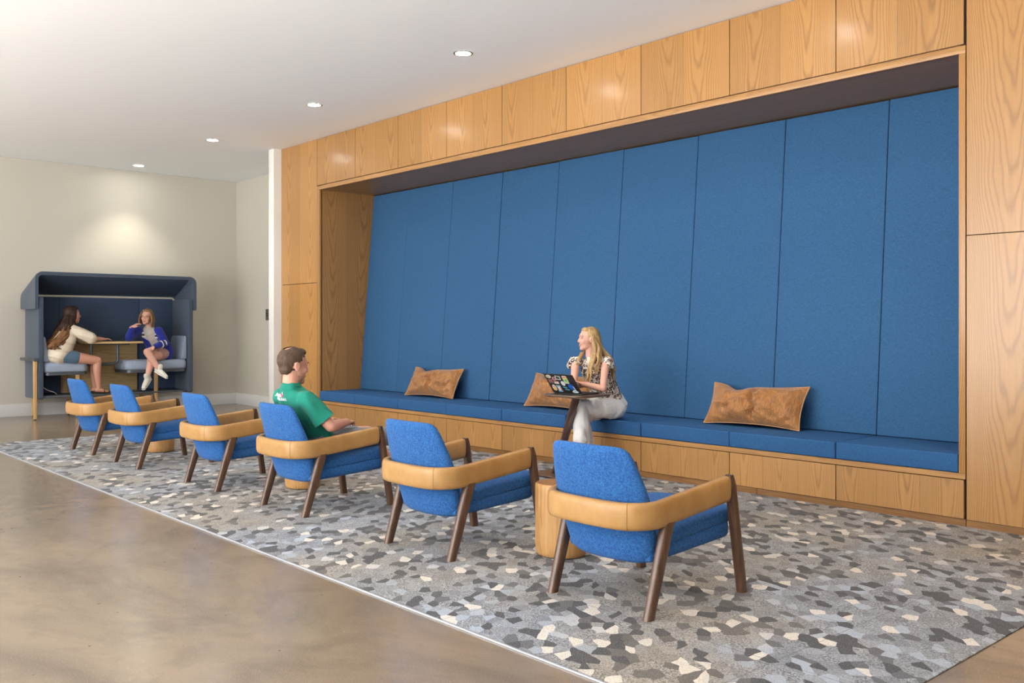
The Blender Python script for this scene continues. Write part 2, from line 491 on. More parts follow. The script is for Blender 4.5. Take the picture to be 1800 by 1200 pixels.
class MB:
    """collects shapes into one mesh"""
    def __init__(s): s.bm = bmesh.new()
    def box(s, x0, x1, y0, y1, z0, z1, mi=0):
        vs = [s.bm.verts.new((x, y, z)) for z in (z0, z1) for y in (y0, y1) for x in (x0, x1)]
        for f in ((0, 2, 3, 1), (4, 5, 7, 6), (0, 1, 5, 4), (2, 6, 7, 3), (0, 4, 6, 2), (1, 3, 7, 5)):
            fc = s.bm.faces.new([vs[i] for i in f]); fc.material_index = mi
        return s
    def loft(s, rings, cap=True, closed=True, mi=0):
        rr = [[s.bm.verts.new(p) for p in r] for r in rings]
        n = len(rr[0])
        for a, b in zip(rr, rr[1:]):
            for i in range(n if closed else n - 1):
                j = (i + 1) % n
                f = s.bm.faces.new((a[i], a[j], b[j], b[i])); f.material_index = mi
        if cap:
            s.bm.faces.new(rr[0][::-1]).material_index = mi
            s.bm.faces.new(rr[-1]).material_index = mi
        return s
    def poly_prism(s, pts, axis, a, b, mi=0):
        """pts in the plane perpendicular to axis; extruded from a to b"""
        def mk(p, t):
            return {'x': (t, p[0], p[1]), 'y': (p[0], t, p[1]), 'z': (p[0], p[1], t)}[axis]
        return s.loft([[mk(p, a) for p in pts], [mk(p, b) for p in pts]], mi=mi)
    def ell(s, c, r, rot=None, u=16, v=10, mi=0):
        ret = bmesh.ops.create_uvsphere(s.bm, u_segments=u, v_segments=v, radius=1.0)
        Mx = Matrix.Translation(c) @ (rot.to_matrix().to_4x4() if rot is not None else Matrix.Identity(4)) @ Matrix.Diagonal((*r, 1))
        bmesh.ops.transform(s.bm, matrix=Mx, verts=ret['verts'])
        for vv in ret['verts']:
            for f in vv.link_faces: f.material_index = mi
        return s
    def tube(s, pts, rad, n=12, flat=None, caps=True, mi=0, up=(0, 0, 1)):
        """swept tube; rad list of r or (r1, r2); rounded ends by extra rings"""
        P = [Vector(p) for p in pts]
        R = [(r, r) if not isinstance(r, tuple) else r for r in (rad if isinstance(rad, list) else [rad] * len(P))]
        rings = []
        prev = None
        N = len(P)
        for i in range(N):
            d = (P[min(i + 1, N - 1)] - P[max(i - 1, 0)])
            if d.length < 1e-9: d = Vector((0, 0, 1))
            d.normalize()
            if prev is None:
                u = Vector(up)
                if abs(d.dot(u)) > 0.93: u = Vector((1, 0, 0)) if abs(d.x) < 0.9 else Vector((0, 1, 0))
                a = (u - d * u.dot(d)).normalized()
            else:
                a = (prev - d * prev.dot(d)).normalized()
            prev = a
            b = d.cross(a)
            def ring(c, ra, rb):
                return [tuple(c + a * (math.cos(2 * PI * k / n) * ra) + b * (math.sin(2 * PI * k / n) * rb)) for k in range(n)]
            ra, rb = R[i]
            if i == 0 and caps:
                m = min(ra, rb)
                for q in (80, 50, 25):
                    t = math.radians(q)
                    rings.append(ring(P[i] - d * m * math.sin(t), ra * math.cos(t), rb * math.cos(t)))
            rings.append(ring(P[i], ra, rb))
            if i == N - 1 and caps:
                m = min(ra, rb)
                for q in (25, 50, 80):
                    t = math.radians(q)
                    rings.append(ring(P[i] + d * m * math.sin(t), ra * math.cos(t), rb * math.cos(t)))
        return s.loft(rings, mi=mi)
    def mesh(s, name='m', smooth=True, bevel=0.0, bseg=2, fix=True):
        if fix: bmesh.ops.recalc_face_normals(s.bm, faces=s.bm.faces)
        if bevel > 0:
            es = [e for e in s.bm.edges if len(e.link_faces) == 2 and e.calc_face_angle(0) > 0.6]
            bmesh.ops.bevel(s.bm, geom=es, offset=bevel, segments=bseg, profile=0.5, affect='EDGES', clamp_overlap=True)
        me = bpy.data.meshes.new(name)
        s.bm.to_mesh(me); s.bm.free()
        if smooth:
            me.shade_smooth()
            if hasattr(me, 'set_sharp_from_angle'): me.set_sharp_from_angle(angle=math.radians(40))
        return me

def boxo(name, b, mat, parent=None, bevel=0.0, seg=2):
    m = MB(); m.box(*b)
    return link(name, m.mesh(name, True, bevel, seg), mat, parent)

def remesh(mb, voxel, smooth_it=3, sf=0.5, adapt=0.0):
    """fuse everything in mb into one continuous skin"""
    bmesh.ops.recalc_face_normals(mb.bm, faces=mb.bm.faces)
    me = bpy.data.meshes.new('src'); mb.bm.to_mesh(me); mb.bm.free()
    o = bpy.data.objects.new('src', me); COL.objects.link(o)
    r = o.modifiers.new('r', 'REMESH'); r.mode = 'VOXEL'; r.voxel_size = voxel
    if smooth_it:
        q = o.modifiers.new('s', 'SMOOTH'); q.factor = sf; q.iterations = smooth_it
    dg = bpy.context.evaluated_depsgraph_get()
    dg.update()
    out = bpy.data.meshes.new_from_object(o.evaluated_get(dg))
    bpy.data.objects.remove(o); bpy.data.meshes.remove(me)
    out.shade_smooth()
    return out

def selr(hw, hh, n=28, e=4.0):
    """superellipse outline"""
    out = []
    for k in range(n):
        t = 2 * PI * k / n
        c, s_ = math.cos(t), math.sin(t)
        out.append((hw * math.copysign(abs(c) ** (2 / e), c), hh * math.copysign(abs(s_) ** (2 / e), s_)))
    return out

def rrect(hw, hh, r, seg=5):
    out = []
    for cx, cy, a0 in ((hw - r, hh - r, 0), (-hw + r, hh - r, 90), (-hw + r, -hh + r, 180), (hw - r, -hh + r, 270)):
        for k in range(seg + 1):
            t = math.radians(a0 + 90 * k / seg)
            out.append((cx + r * math.cos(t), cy + r * math.sin(t)))
    return out

def bez(pts, n=8):
    """smooth Catmull-Rom through points"""
    P = [Vector(p) for p in pts]
    out = []
    for i in range(len(P) - 1):
        p0 = P[max(i - 1, 0)]; p1 = P[i]; p2 = P[i + 1]; p3 = P[min(i + 2, len(P) - 1)]
        for k in range(n):
            t = k / n
            out.append(0.5 * ((2 * p1) + (-p0 + p2) * t + (2 * p0 - 5 * p1 + 4 * p2 - p3) * t * t + (-p0 + 3 * p1 - 3 * p2 + p3) * t ** 3))
    out.append(P[-1])
    return out

# ================================================================== THE ROOM
XL, XR = -14.22, 5.0
YF, YW, YH = -4.6, 5.96, 6.78
ZC = 3.58
def struct(o, label=None):
    o['kind'] = 'structure'
    if label: o['label'] = label
    return o
struct(boxo('floor', (XL - 0.2, XR + 0.2, YF - 0.2, 7.2, -0.12, 0.0), 'concrete'), 'polished brown grey concrete floor')
struct(boxo('ceiling', (XL - 0.2, XR + 0.2, YF - 0.2, 7.2, ZC + 0.002, ZC + 0.15), 'ceiling_paint'), 'plain white ceiling')
struct(boxo('wall_left', (XL - 0.2, XL, YF - 0.2, 7.2, 0, ZC), 'wall_paint'), 'off-white wall behind the seating booth')
struct(boxo('wall_right', (XR, XR + 0.2, YF - 0.2, 7.2, 0, ZC), 'wall_paint'))
struct(boxo('wall_hallway', (XL, -11.18, YH, 7.2, 0, ZC), 'wall_paint'), 'off-white return wall beside the booth')
# wing wall that ends the oak cladding
struct(boxo('wall_partition', (-11.32, -11.18, 5.85, YH, 0, ZC), 'partition_paint', bevel=0.004), 'narrow white end of the partition beside the oak wall')
# window wall behind the camera
m = MB()
m.box(XL - 0.2, WIN_X[0][0], YF - 0.1, WIN_Y, 0, ZC)
for (a, b), (c, d) in zip(WIN_X, WIN_X[1:]): m.box(b, c, YF - 0.1, WIN_Y, 0, ZC)
m.box(WIN_X[-1][1], XR + 0.2, YF - 0.1, WIN_Y, 0, ZC)
for a, b in WIN_X:
    m.box(a, b, YF - 0.1, WIN_Y, 0, 0.15); m.box(a, b, YF - 0.1, WIN_Y, 3.15, ZC)
struct(link('wall_front', m.mesh(), 'wall_paint'))
for i, (a, b) in enumerate(WIN_X):
    m = MB()
    m.box(a, a + 0.05, -4.6, -4.52, 0.15, 3.15); m.box(b - 0.05, b, -4.6, -4.52, 0.15, 3.15)
    m.box(a, b, -4.6, -4.52, 0.15, 0.2); m.box(a, b, -4.6, -4.52, 3.1, 3.15)
    m.box((a + b) / 2 - 0.025, (a + b) / 2 + 0.025, -4.6, -4.52, 0.2, 3.1)
    struct(link('window_%d' % (i + 1), m.mesh(), 'metal_grey'))
def baseboard(name, b):
    m = MB(); m.box(*b)
    struct(link(name, m.mesh(bevel=0.003), 'trim_paint'))
baseboard('baseboard_left', (XL, XL + 0.016, YF, YH, 0, 0.175))
baseboard('baseboard_hallway', (XL + 0.016, -11.32, YH - 0.016, YH, 0, 0.175))
baseboard('baseboard_partition', (-11.335, -11.18, 5.835, 5.85, 0, 0.175))

# ------------------------------------------------------------------ the oak wall
W0, W1 = -10.26, -2.42
PW = (W1 - W0) / 9
O0, O1 = -10.19, -2.462         # opening
ZO = 2.943
wall = struct(empty('wall_oak', (0, 0, 0)), 'oak veneered wall around the blue upholstered niche')
m = MB()   # dark carcass behind the panels
m.box(-11.178, O0 - 0.03, YW + 0.02, 7.15, 0, ZC)
m.box(O1 + 0.03, XR, YW + 0.02, 7.15, 0, ZC)
m.box(O0 - 0.03, O1 + 0.03, YW + 0.02, 7.15, 3.0, ZC)
m.box(O0 - 0.03, O1 + 0.03, 6.92, 7.15, 0, 3.0)
link('carcass', m.mesh(), 'dark_gap', wall)
G = 0.003
for k in range(9):
    a = W0 + PW * k + G; b = W0 + PW * (k + 1) - G
    if k == 8: b -= 0.012
    boxo('upper_panel', (a, b, YW, YW + 0.018, 3.001, ZC - 0.004), 'oak_veneer', wall, 0.0008, 1)
boxo('pillar_panel', (-11.178, W0 - G, YW, YW + 0.018, 1.796, ZC - 0.002), 'oak_veneer', wall, 0.0008, 1)
boxo('pillar_panel', (-11.178, W0 - G, YW, YW + 0.018, 0.05, 1.789), 'oak_veneer', wall, 0.0008, 1)
boxo('pillar_panel', (W1 + G, XR, YW, YW + 0.018, 1.813, ZC - 0.002), 'oak_pillar', wall, 0.0008, 1)
boxo('pillar_panel', (W1 + G, XR, YW, YW + 0.018, 0.05, 1.808), 'oak_pillar', wall, 0.0008, 1)
# frame band around the opening
m = MB(); m.box(W0 + 0.001, W1 - 0.002, YW - 0.006, YW + 0.03, ZO, 2.990)
link('frame_band', m.mesh(bevel=0.001), 'oak_long', wall)
m = MB(); m.box(W0 + 0.001, O0, YW - 0.006, YW + 0.03, 0.3335, ZO)
link('frame_band', m.mesh(bevel=0.001), 'oak_pillar', wall)
m = MB(); m.box(O1, W1 - 0.002, YW - 0.006, YW + 0.03, 0.3335, ZO)
link('frame_band', m.mesh(bevel=0.001), 'oak_pillar', wall)
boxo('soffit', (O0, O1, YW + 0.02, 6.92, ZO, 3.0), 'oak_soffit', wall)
boxo('niche_side', (O0 - 0.03, O0, YW + 0.02, 6.92, 0.30, ZO), 'oak_veneer', wall)
boxo('niche_side', (O1, O1 + 0.03, YW + 0.02, 6.92, 0.30, ZO), 'oak_veneer', wall)
# thin oak plinth under the pillars
boxo('plinth', (-11.178, W0, YW + 0.006, YW + 0.03, 0.0, 0.047), 'oak_toe_shaded', wall)
boxo('plinth', (W1, XR, YW + 0.006, YW + 0.03, 0.0, 0.047), 'oak_toe_shaded', wall)

# ------------------------------------------------------------------ bench base
bench = tag(empty('bench_base', ((O0 + O1) / 2, 6.2, 0)), 'long oak bench base with nine drawer fronts filling the niche in the oak wall', 'bench')
def bb(name, b, mat, bevel=0.001):
    ox, oy = (O0 + O1) / 2, 6.2
    m = MB(); m.box(b[0] - ox, b[1] - ox, b[2] - oy, b[3] - oy, b[4], b[5])
    return link(name, m.mesh(bevel=bevel, bseg=1), mat, bench)
bb('ledge', (W0 + 0.002, W1 - 0.003, YW - 0.004, YW + 0.05, 0.297, 0.333), 'oak_long')
bb('bench_deck', (O0 + 0.003, O1 - 0.003, YW + 0.05, 6.90, 0.29, 0.320), 'oak_long')
for k in range(9):
    a = W0 + PW * k + G; b = W0 + PW * (k + 1) - G
    if k == 8: b -= 0.010
    bb('drawer_front', (a, b, YW - 0.002, YW + 0.018, 0.052, 0.292), 'oak_drawer')
bb('drawer_carcass', (W0 + 0.004, W1 - 0.004, YW + 0.0185, 6.80, 0.048, 0.289), 'dark_gap', 0)
xs = [W0 + 0.002, -7.9, -5.6, -3.93, W1 - 0.003]
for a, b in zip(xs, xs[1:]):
    bb('toe_kick', (a, b - 0.004, YW + 0.012, YW + 0.03, 0.0, 0.047), 'oak_toe_shaded', 0)

# ------------------------------------------------------------------ seat cushions and back panels
ORD = ['leftmost', 'second from the left', 'third from the left', 'fourth from the left', 'middle', 'fourth from the right', 'third from the right', 'second from the right', 'rightmost']
YB0, YB1 = 6.535, 6.742       # back panel face: bottom, top
def slab(a, b, yf, yb, z0, z1, r=0.012, bulge=0.004, nx=14, ny=8, seedn=0.0):
    """softly upholstered block"""
    m = MB()
    m.box(a, b, yf, yb, z0, z1)
    return m.mesh(bevel=r, bseg=3)
near = ['at the left end', 'left of the leftmost pillow', 'under the leftmost pillow', 'right of the leftmost pillow',
        'behind the laptop table', 'under the seated woman', 'under the right pillow\'s left half', 'under the right pillow\'s right half', 'at the right end']
for k in range(9):
    a = max(O0 + 0.002, W0 + PW * k) + 0.0025
    b = min(O1 - 0.002, W0 + PW * (k + 1)) - 0.0025
    rnd = random.Random(40 + k)
    m = MB(); m.box(a, b, YW - 0.008 + rnd.uniform(-0.003, 0.003), 6.54, 0.335, 0.450)
    bmesh.ops.recalc_face_normals(m.bm, faces=m.bm.faces)
    bmesh.ops.bevel(m.bm, geom=list(m.bm.edges), offset=0.010, segments=3, profile=0.6, affect='EDGES')
    o = link('seat_cushion', m.mesh(), 'cushion_blue')
    tag(o, 'blue bench cushion, %s of nine, %s' % (ORD[k], near[k]), 'cushion', 'blue bench cushions in the niche')
    # back panel, leaning
    ya, yb = YB0, YB1
    m = MB()
    d = rnd.uniform(-0.003, 0.003)
    za, zb = 0.452, ZO - 0.006 + rnd.uniform(-0.004, 0.0)
    m.loft([[(a, ya + d, za), (b, ya + d, za), (b, ya + 0.09, za), (a, ya + 0.09, za)],
            [(a, yb + d, zb), (b, yb + d, zb), (b, yb + 0.09, zb), (a, yb + 0.09, zb)]])
    bmesh.ops.recalc_face_normals(m.bm, faces=m.bm.faces)
    bmesh.ops.bevel(m.bm, geom=list(m.bm.edges), offset=0.009, segments=3, profile=0.6, affect='EDGES')
    o = link('back_panel', m.mesh(), 'panel_blue')
    tag(o, 'tall sloping blue fabric back panel, %s of nine in the niche' % ORD[k], 'panel', 'tall blue upholstered back panels')

# ------------------------------------------------------------------ downlights
LX = [-13.68, -11.19, -8.70, -6.21, -3.72, -1.23]
lab = ['round recessed ceiling light nearest the back wall above the booth', 'round recessed ceiling light, second from the back wall',
       'round recessed ceiling light near the left end of the oak wall', 'round recessed ceiling light nearest the camera in view',
       'round recessed ceiling light just above the frame', 'round recessed ceiling light out of frame on the right']
for i, x in enumerate(LX):
    t = tag(empty('ceiling_light', (x, 5.02, ZC)), lab[i], 'ceiling light', 'recessed ceiling lights in a row')
    m = MB()
    n = 36
    def rg(r, z): return [(r * math.cos(2 * PI * k / n), r * math.sin(2 * PI * k / n), z) for k in range(n)]
    m.loft([rg(0.084, 0.0), rg(0.084, -0.004), rg(0.079, -0.006), rg(0.066, -0.004), rg(0.063, 0.0015)], cap=False)
    link('trim_ring', m.mesh(fix=True), 'chrome', t)
    m = MB(); m.loft([rg(0.064, -0.0035), rg(0.064, 0.0015)])
    link('lamp_disc', m.mesh(), 'lamp_glow', t)
    L = bpy.data.lights.new('downlight_beam', 'SPOT')
    L.energy = 80; L.color = (1.0, 0.90, 0.74)
    L.spot_size = math.radians(92); L.spot_blend = 0.75; L.shadow_soft_size = 0.06
    o = bpy.data.objects.new('downlight_beam', L); COL.objects.link(o)
    o.location = (x, 5.02, ZC - 0.03)

# ------------------------------------------------------------------ rug
m = MB()
m.box(-11.07, -1.46, 2.42, 5.965, 0.0005, 0.006)
rg_ = link('area_rug', m.mesh(bevel=0.003), 'rug')
tag(rg_, 'large grey and beige pebble patterned rug under the armchairs', 'rug')
boxo('edge_trim', (-11.07, -1.46, 2.406, 2.4195, 0.0, 0.0065), 'rug_trim', rg_, 0.002)

# ------------------------------------------------------------------ armchairs
def hsec(cx, cy, z, rx, ry, n=20, e=2.8):
    return [(cx + p[0], cy + p[1], z) for p in selr(rx, ry, n, e)]

def make_chair():
    t = empty('armchair')
    # four walnut legs
    for sx in (-1, 1):
        rings = []
        for k in range(9):
            f = k / 8; z = 0.400 * f
            rings.append(hsec(sx * (0.286 + 0.004 * f), 0.004 + 0.125 * f, z, 0.021 + 0.004 * f, 0.025 + 0.009 * f))
        m = MB(); m.loft(rings); link('leg', m.mesh(), 'walnut', t)
        rings = []
        zt = 0.553
        for k in range(13):
            f = k / 12; z = zt * f
            q = min(1.0, (zt - z) / 0.02)
            s_ = 0.70 + 0.30 * math.sqrt(max(0.0, 1 - (1 - q) ** 2))
            rings.append(hsec(sx * (0.304 - 0.013 * f), 0.664 - 0.082 * f, z, (0.021 + 0.005 * f) * s_, (0.024 - 0.004 * f) * s_, e=3.4))
        m = MB(); m.loft(rings); link('leg', m.mesh(), 'walnut', t)
    # leather arm band: one U
    hwid = 0.290
    pts = []
    yr = -0.072
    R = 0.135
    for k in range(15):
        f = k / 14
        pts.append((hwid, 0.558 + (yr + R - 0.558) * f, 0.491 - 0.053 * f))
    for k in range(1, 13):
        a = PI / 2 * k / 12
        pts.append((hwid - R + R * math.cos(a), yr + R - R * math.sin(a), 0.438 - 0.004 * k / 12))
    xs_ = [hwid - R - (2 * (hwid - R)) * k / 12 for k in range(1, 12)]
    half = pts[:]
    mid = [(x, yr - 0.010 * (1 - (x / (hwid - R)) ** 2), 0.434) for x in xs_]
    full = half + mid + [(-x, y, z) for x, y, z in half[::-1]]
    N = len(full)
    prof = selr(0.025, 0.059, 28, 3.4)
    rings = []
    for i, p in enumerate(full):
        a = Vector(full[max(i - 1, 0)]); b = Vector(full[min(i + 1, N - 1)])
        d = (b - a); d.normalize()
        nrm = Vector((d.y, -d.x, 0)).normalized()
        s_ = 1.0
        e = min(i, N - 1 - i)
        up = Vector((0, 0, 1))
        rings.append([tuple(Vector(p) + nrm * q[0] + up * q[1]) for q in prof])
    # rounded front ends
    def shrink(r, f, off):
        c = sum((Vector(p) for p in r), Vector()) / len(r)
        return [tuple(c + (Vector(p) - c) * f + off) for p in r]
    d0 = (Vector(full[0]) - Vector(full[1])).normalized()
    d1 = (Vector(full[-1]) - Vector(full[-2])).normalized()
    rings = [shrink(rings[0], 0.84, d0 * 0.010), shrink(rings[0], 0.95, d0 * 0.007)] + rings + [shrink(rings[-1], 0.95, d1 * 0.007), shrink(rings[-1], 0.84, d1 * 0.010)]
    m = MB(); m.loft(rings)
    band = link('arm_band', m.mesh(), 'tan_leather', t)
    for idx in (22, N - 1 - 22):
        p = Vector(full[idx]); a = Vector(full[idx - 1]); b = Vector(full[idx + 1])
        d = (b - a).normalized(); nrm = Vector((d.y, -d.x, 0)).normalized()
        pr_ = selr(0.0258, 0.0598, 28, 3.4)
        m = MB()
        m.loft([[tuple(p + d * s_ + nrm * q[0] * f + Vector((0, 0, 1)) * q[1] * f) for q in pr_] for s_, f in ((-0.002, 0.985), (-0.001, 1.0), (0.001, 1.0), (0.002, 0.985))])
        link('stitched_seam', m.mesh(), 'leather_seam', band)
    # backrest shell
    lev = [(0.206, 0.165, 0.5), (0.211, 0.200, 0.8), (0.224, 0.226, 0.95), (0.252, 0.246, 1.0), (0.32, 0.258, 1.0), (0.40, 0.270, 1.0), (0.48, 0.272, 1.0),
           (0.55, 0.264, 1.0), (0.62, 0.249, 1.0), (0.67, 0.236, 1.0), (0.700, 0.224, 0.96), (0.716, 0.208, 0.84), (0.724, 0.185, 0.6), (0.727, 0.150, 0.3)]
    rings = []
    for z, hw, th in lev:
        yb = 0.004 - 0.30 * (z - 0.215) + 0.06 * (z - 0.215) ** 2
        T = 0.100 - 0.045 * (z - 0.215) / 0.5
        cy = yb + T / 2 + 0.02
        ring = []
        for px, py in selr(hw, T / 2 * th, 36, 3.2):
            ring.append((px, cy + py + 0.045 * (px / 0.27) ** 2, z))
        rings.append(ring)
    m = MB(); m.loft(rings)
    link('backrest', m.mesh(), 'chair_blue', t)
    # seat: lower shell and cushion
    def seat_part(z0a, z0b, z1a, z1b, hw, ya, yb_, r, name):
        rings = []
        ys = [ya, ya + 0.006, ya + 0.02] + [ya + 0.02 + (yb_ - ya - 0.045) * k / 8 for k in range(1, 9)] + [yb_ - 0.012, yb_ - 0.003, yb_]
        for y in ys:
            f = (y - ya) / (yb_ - ya)
            z0 = z0a + (z0b - z0a) * f; z1 = z1a + (z1b - z1a) * f
            e = min(y - ya, yb_ - y)
            q = min(1.0, e / r); s_ = 1 - (1 - math.sqrt(max(0, 1 - (1 - q) ** 2))) * 0.30
            cz, hh = (z0 + z1) / 2, (z1 - z0) / 2
            rings.append([(p[0] * (1 - (1 - s_) * 0.25), y, cz + p[1] * s_ + 0.006 * (1 - (p[0] / hw) ** 2) * (1 if p[1] > 0 else 0)) for p in selr(hw, hh, 36, 5.0)])
        m = MB(); m.loft(rings)
        return link(name, m.mesh(), 'chair_blue', t)
    seat_part(0.208, 0.240, 0.300, 0.350, 0.252, 0.070, 0.648, 0.035, 'seat_base')
    seat_part(0.268, 0.315, 0.345, 0.405, 0.258, 0.07, 0.668, 0.035, 'seat_cushion')
    return t

def copy_tree(o, parent=None):
    c = o.copy(); COL.objects.link(c)
    c.parent = parent
    for ch in list(o.children):
        copy_tree(ch, c)
    return c
CH = [(-9.69, 'blue armchair with tan leather arm band, farthest of the six, beside the booth'),
      (-8.50, 'blue armchair with tan leather arm band, second from the back wall'),
      (-6.985, 'empty blue armchair with tan leather arm band directly left of the seated man'),
      (-5.70, 'blue armchair with tan leather arm band that the man in green sits in'),
      (-4.17, 'blue armchair with tan leather arm band directly right of the seated man'),
      (-2.83, 'blue armchair with tan leather arm band nearest the camera')]
proto = make_chair()
for i, (x, lb_) in enumerate(CH):
    o = proto if i == 0 else copy_tree(proto)
    o.location = (x, [3.0, 3.005, 3.04, 3.05, 3.05, 3.055][i], 0.006)
    o.rotation_euler = (0, 0, [0.02, 0.0, -0.015, 0.0, 0.01, 0.005][i])
    tag(o, lb_, 'armchair', 'blue armchairs in a row on the rug')

# ------------------------------------------------------------------ log side tables
def log_table(x, y, label, seed, rz, knots=False):
    rnd = random.Random(seed)
    t = empty('log_side_table', (x, y, 0.012), rz)
    tag(t, label, 'side table', 'sawn log side tables between the armchairs')
    n = 72
    ph = [rnd.uniform(0, 6.28) for _ in range(6)]
    cr = [0.9, 2.6, 4.1]
    def rad(a, z):
        r = 0.138 + 0.004 * math.sin(2 * a + ph[0]) + 0.003 * math.sin(3 * a + ph[1]) + 0.0015 * math.sin(7 * a + ph[2] + z * 3)
        for c in cr:
            dd = (a - c + 0.05 * math.sin(z * 9 + c) + PI) % (2 * PI) - PI
            r -= 0.010 * math.exp(-(dd / 0.012) ** 2)
        return r
    H = 0.385
    rings = []
    zs = [0.0, 0.004, 0.02] + [0.02 + (H - 0.03) * k / 10 for k in range(1, 11)] + [H - 0.004, H]
    ang = sorted(set([2 * PI * k / n for k in range(n)] + [(c + d) % (2 * PI) for c in cr for d in (-0.03, -0.012, 0.0, 0.012, 0.03)]))
    for z in zs:
        e = min(z, H - z); s_ = 1 - 0.05 * max(0, 1 - e / 0.008)
        tp = 0.965 + 0.035 * z / H if z < 0.03 else 1.0
        rings.append([(rad(a, z) * s_ * tp * math.cos(a), rad(a, z) * s_ * tp * math.sin(a), z) for a in ang])
    m = MB(); m.loft(rings, cap=True)
    link('log_trunk', m.mesh(), 'oak_log', t)
    m = MB(); m.loft([[(rad(a, H) * 0.945 * math.cos(a), rad(a, H) * 0.945 * math.sin(a), z) for a in ang] for z in (H - 0.002, H + 0.0012)])
    link('sawn_top', m.mesh(), 'oak_log_top', t)
    return t
log_table(-3.60, 3.60, 'pale sawn log side table beside the nearest armchair', 3, 0.4)
log_table(-6.44, 3.62, 'short log side table seen beneath the seated man\'s armchair', 5, 1.2)
log_table(-9.24, 3.60, 'log side table half hidden between the two farthest armchairs', 8, 2.0)

# ------------------------------------------------------------------ cowhide pillows
def pillow(cx, cy, W, Hh, T, tilt, rz, label, seed, corner=0.0):
    """lying against the back; local x width, z height, y thickness"""
    rnd = random.Random(seed)
    t = empty('cowhide_pillow', (cx, cy - 0.02, 0.458), 0)
    t.rotation_euler = (tilt, 0, rz)
    tag(t, label, 'pillow', 'brown cowhide pillows on the blue bench')
    nu, nv = 56, 36
    def edge(u, v):
        # outline sagging between the corners: corners stick out
        ex = 1 - 0.06 * (1 - v * v) ** 1.0
        ez = 1 - 0.14 * (1 - u * u) ** 1.0
        return u * W / 2 * ex, v * Hh / 2 * ez
    def th(u, v):
        q = max(0.0, (1 - abs(u) ** 2.4)) ** 0.62 * max(0.0, (1 - abs(v) ** 2.2)) ** 0.62
        return q
    def wr(u, v, s):
        n1 = mnoise.noise(Vector((u * 2.2 + seed, v * 2.6, s)))
        n2 = abs(mnoise.noise(Vector((u * 5 + seed * 2, v * 2.0, s + 3))))
        fold = math.exp(-((u - 0.05 + 0.10 * v + 0.05 * math.sin(7 * v)) / 0.05) ** 2) * 0.38
        corner_pleat = math.exp(-((u - 0.78) / 0.08) ** 2) * math.exp(-((v + 0.70 - (u - 0.78)) / 0.10) ** 2) * 0.55
        return 1 + 0.25 * n1 - 0.42 * n2 - fold - corner_pleat
    for side, mat, nm in ((-1, 'cowhide', 'hide_front'), (1, 'pillow_back', 'linen_back')):
        m = MB()
        grid = []
        for j in range(nv + 1):
            row = []
            for i in range(nu + 1):
                u = -1 + 2 * i / nu; v = -1 + 2 * j / nv
                X, Z = edge(u, v)
                sag = 0.045 * math.exp(-((u + 0.42) / 0.22) ** 2) * max(0, v) ** 2
                row.append(m.bm.verts.new((X, side * T / 2 * th(u, v) * wr(u, v, side), Z - sag + Hh / 2)))
            grid.append(row)
        for j in range(nv):
            for i in range(nu):
                m.bm.faces.new((grid[j][i], grid[j][i + 1], grid[j + 1][i + 1], grid[j + 1][i]))
        bmesh.ops.recalc_face_normals(m.bm, faces=m.bm.faces)
        o = link(nm, m.mesh(fix=False), mat, t)
        if side < 0:
            # piping round the border
            ring = []
            K = 40
            for a, b in (((-1, -1), (1, -1)), ((1, -1), (1, 1)), ((1, 1), (-1, 1)), ((-1, 1), (-1, -1))):
                for k in range(K):
                    f = k / K
                    u = a[0] + (b[0] - a[0]) * f; v = a[1] + (b[1] - a[1]) * f
                    X, Z = edge(u, v)
                    sag = 0.045 * math.exp(-((u + 0.42) / 0.22) ** 2) * max(0, v) ** 2
                    ring.append((X, 0, Z - sag + Hh / 2))
            ring.append(ring[0])
            m = MB(); m.tube(ring, 0.005, 6, caps=False, up=(0, 1, 0))
            link('piping', m.mesh(), 'hide_piping', t)
    return t
pillow(-8.42, 6.32, 0.84, 0.36, 0.25, -0.48, 0.05, 'brown cowhide pillow farthest left on the blue bench, near its left end', 3)
pillow(-6.42, 6.33, 0.84, 0.36, 0.25, -0.48, 0.0, 'brown cowhide pillow partly hidden behind the laptop', 9)
pillow(-4.22, 6.33, 0.86, 0.36, 0.26, -0.46, 0.03, 'brown cowhide pillow to the right of the seated woman', 6)

# ------------------------------------------------------------------ laptop table
t = tag(empty('pedestal_table', (-5.28, 5.445, 0.012)), 'small bronze pedestal table holding the laptop in front of the bench', 'table')
m = MB()
prof = rrect(0.205, 0.205, 0.07, 8)
rings = []
for f, z in ((0.90, 0.668), (0.985, 0.674), (1.0, 0.680), (1.0, 0.684), (0.99, 0.688)):
    rings.append([(p[0] * f, p[1] * f, z) for p in prof])
m.loft(rings); link('table_top', m.mesh(), 'table_top_bronze', t)
m = MB()
rings = []
for k in range(6):
    f = k / 5
    rings.append([(-0.290 + 0.275 * f + p[0], 0.05 - 0.03 * f + p[1], 0.010 + 0.660 * f) for p in selr(0.022, 0.042, 24, 2.2)])
m.loft(rings); link('column', m.mesh(), 'bronze', t)
m = MB()
m.loft([[(-0.20 + p[0] * f, 0.05 + p[1] * f, z) for p in rrect(0.25, 0.17, 0.04, 5)] for f, z in ((1, 0.0), (1, 0.006), (0.99, 0.010))])
link('base_plate', m.mesh(), 'bronze', t)

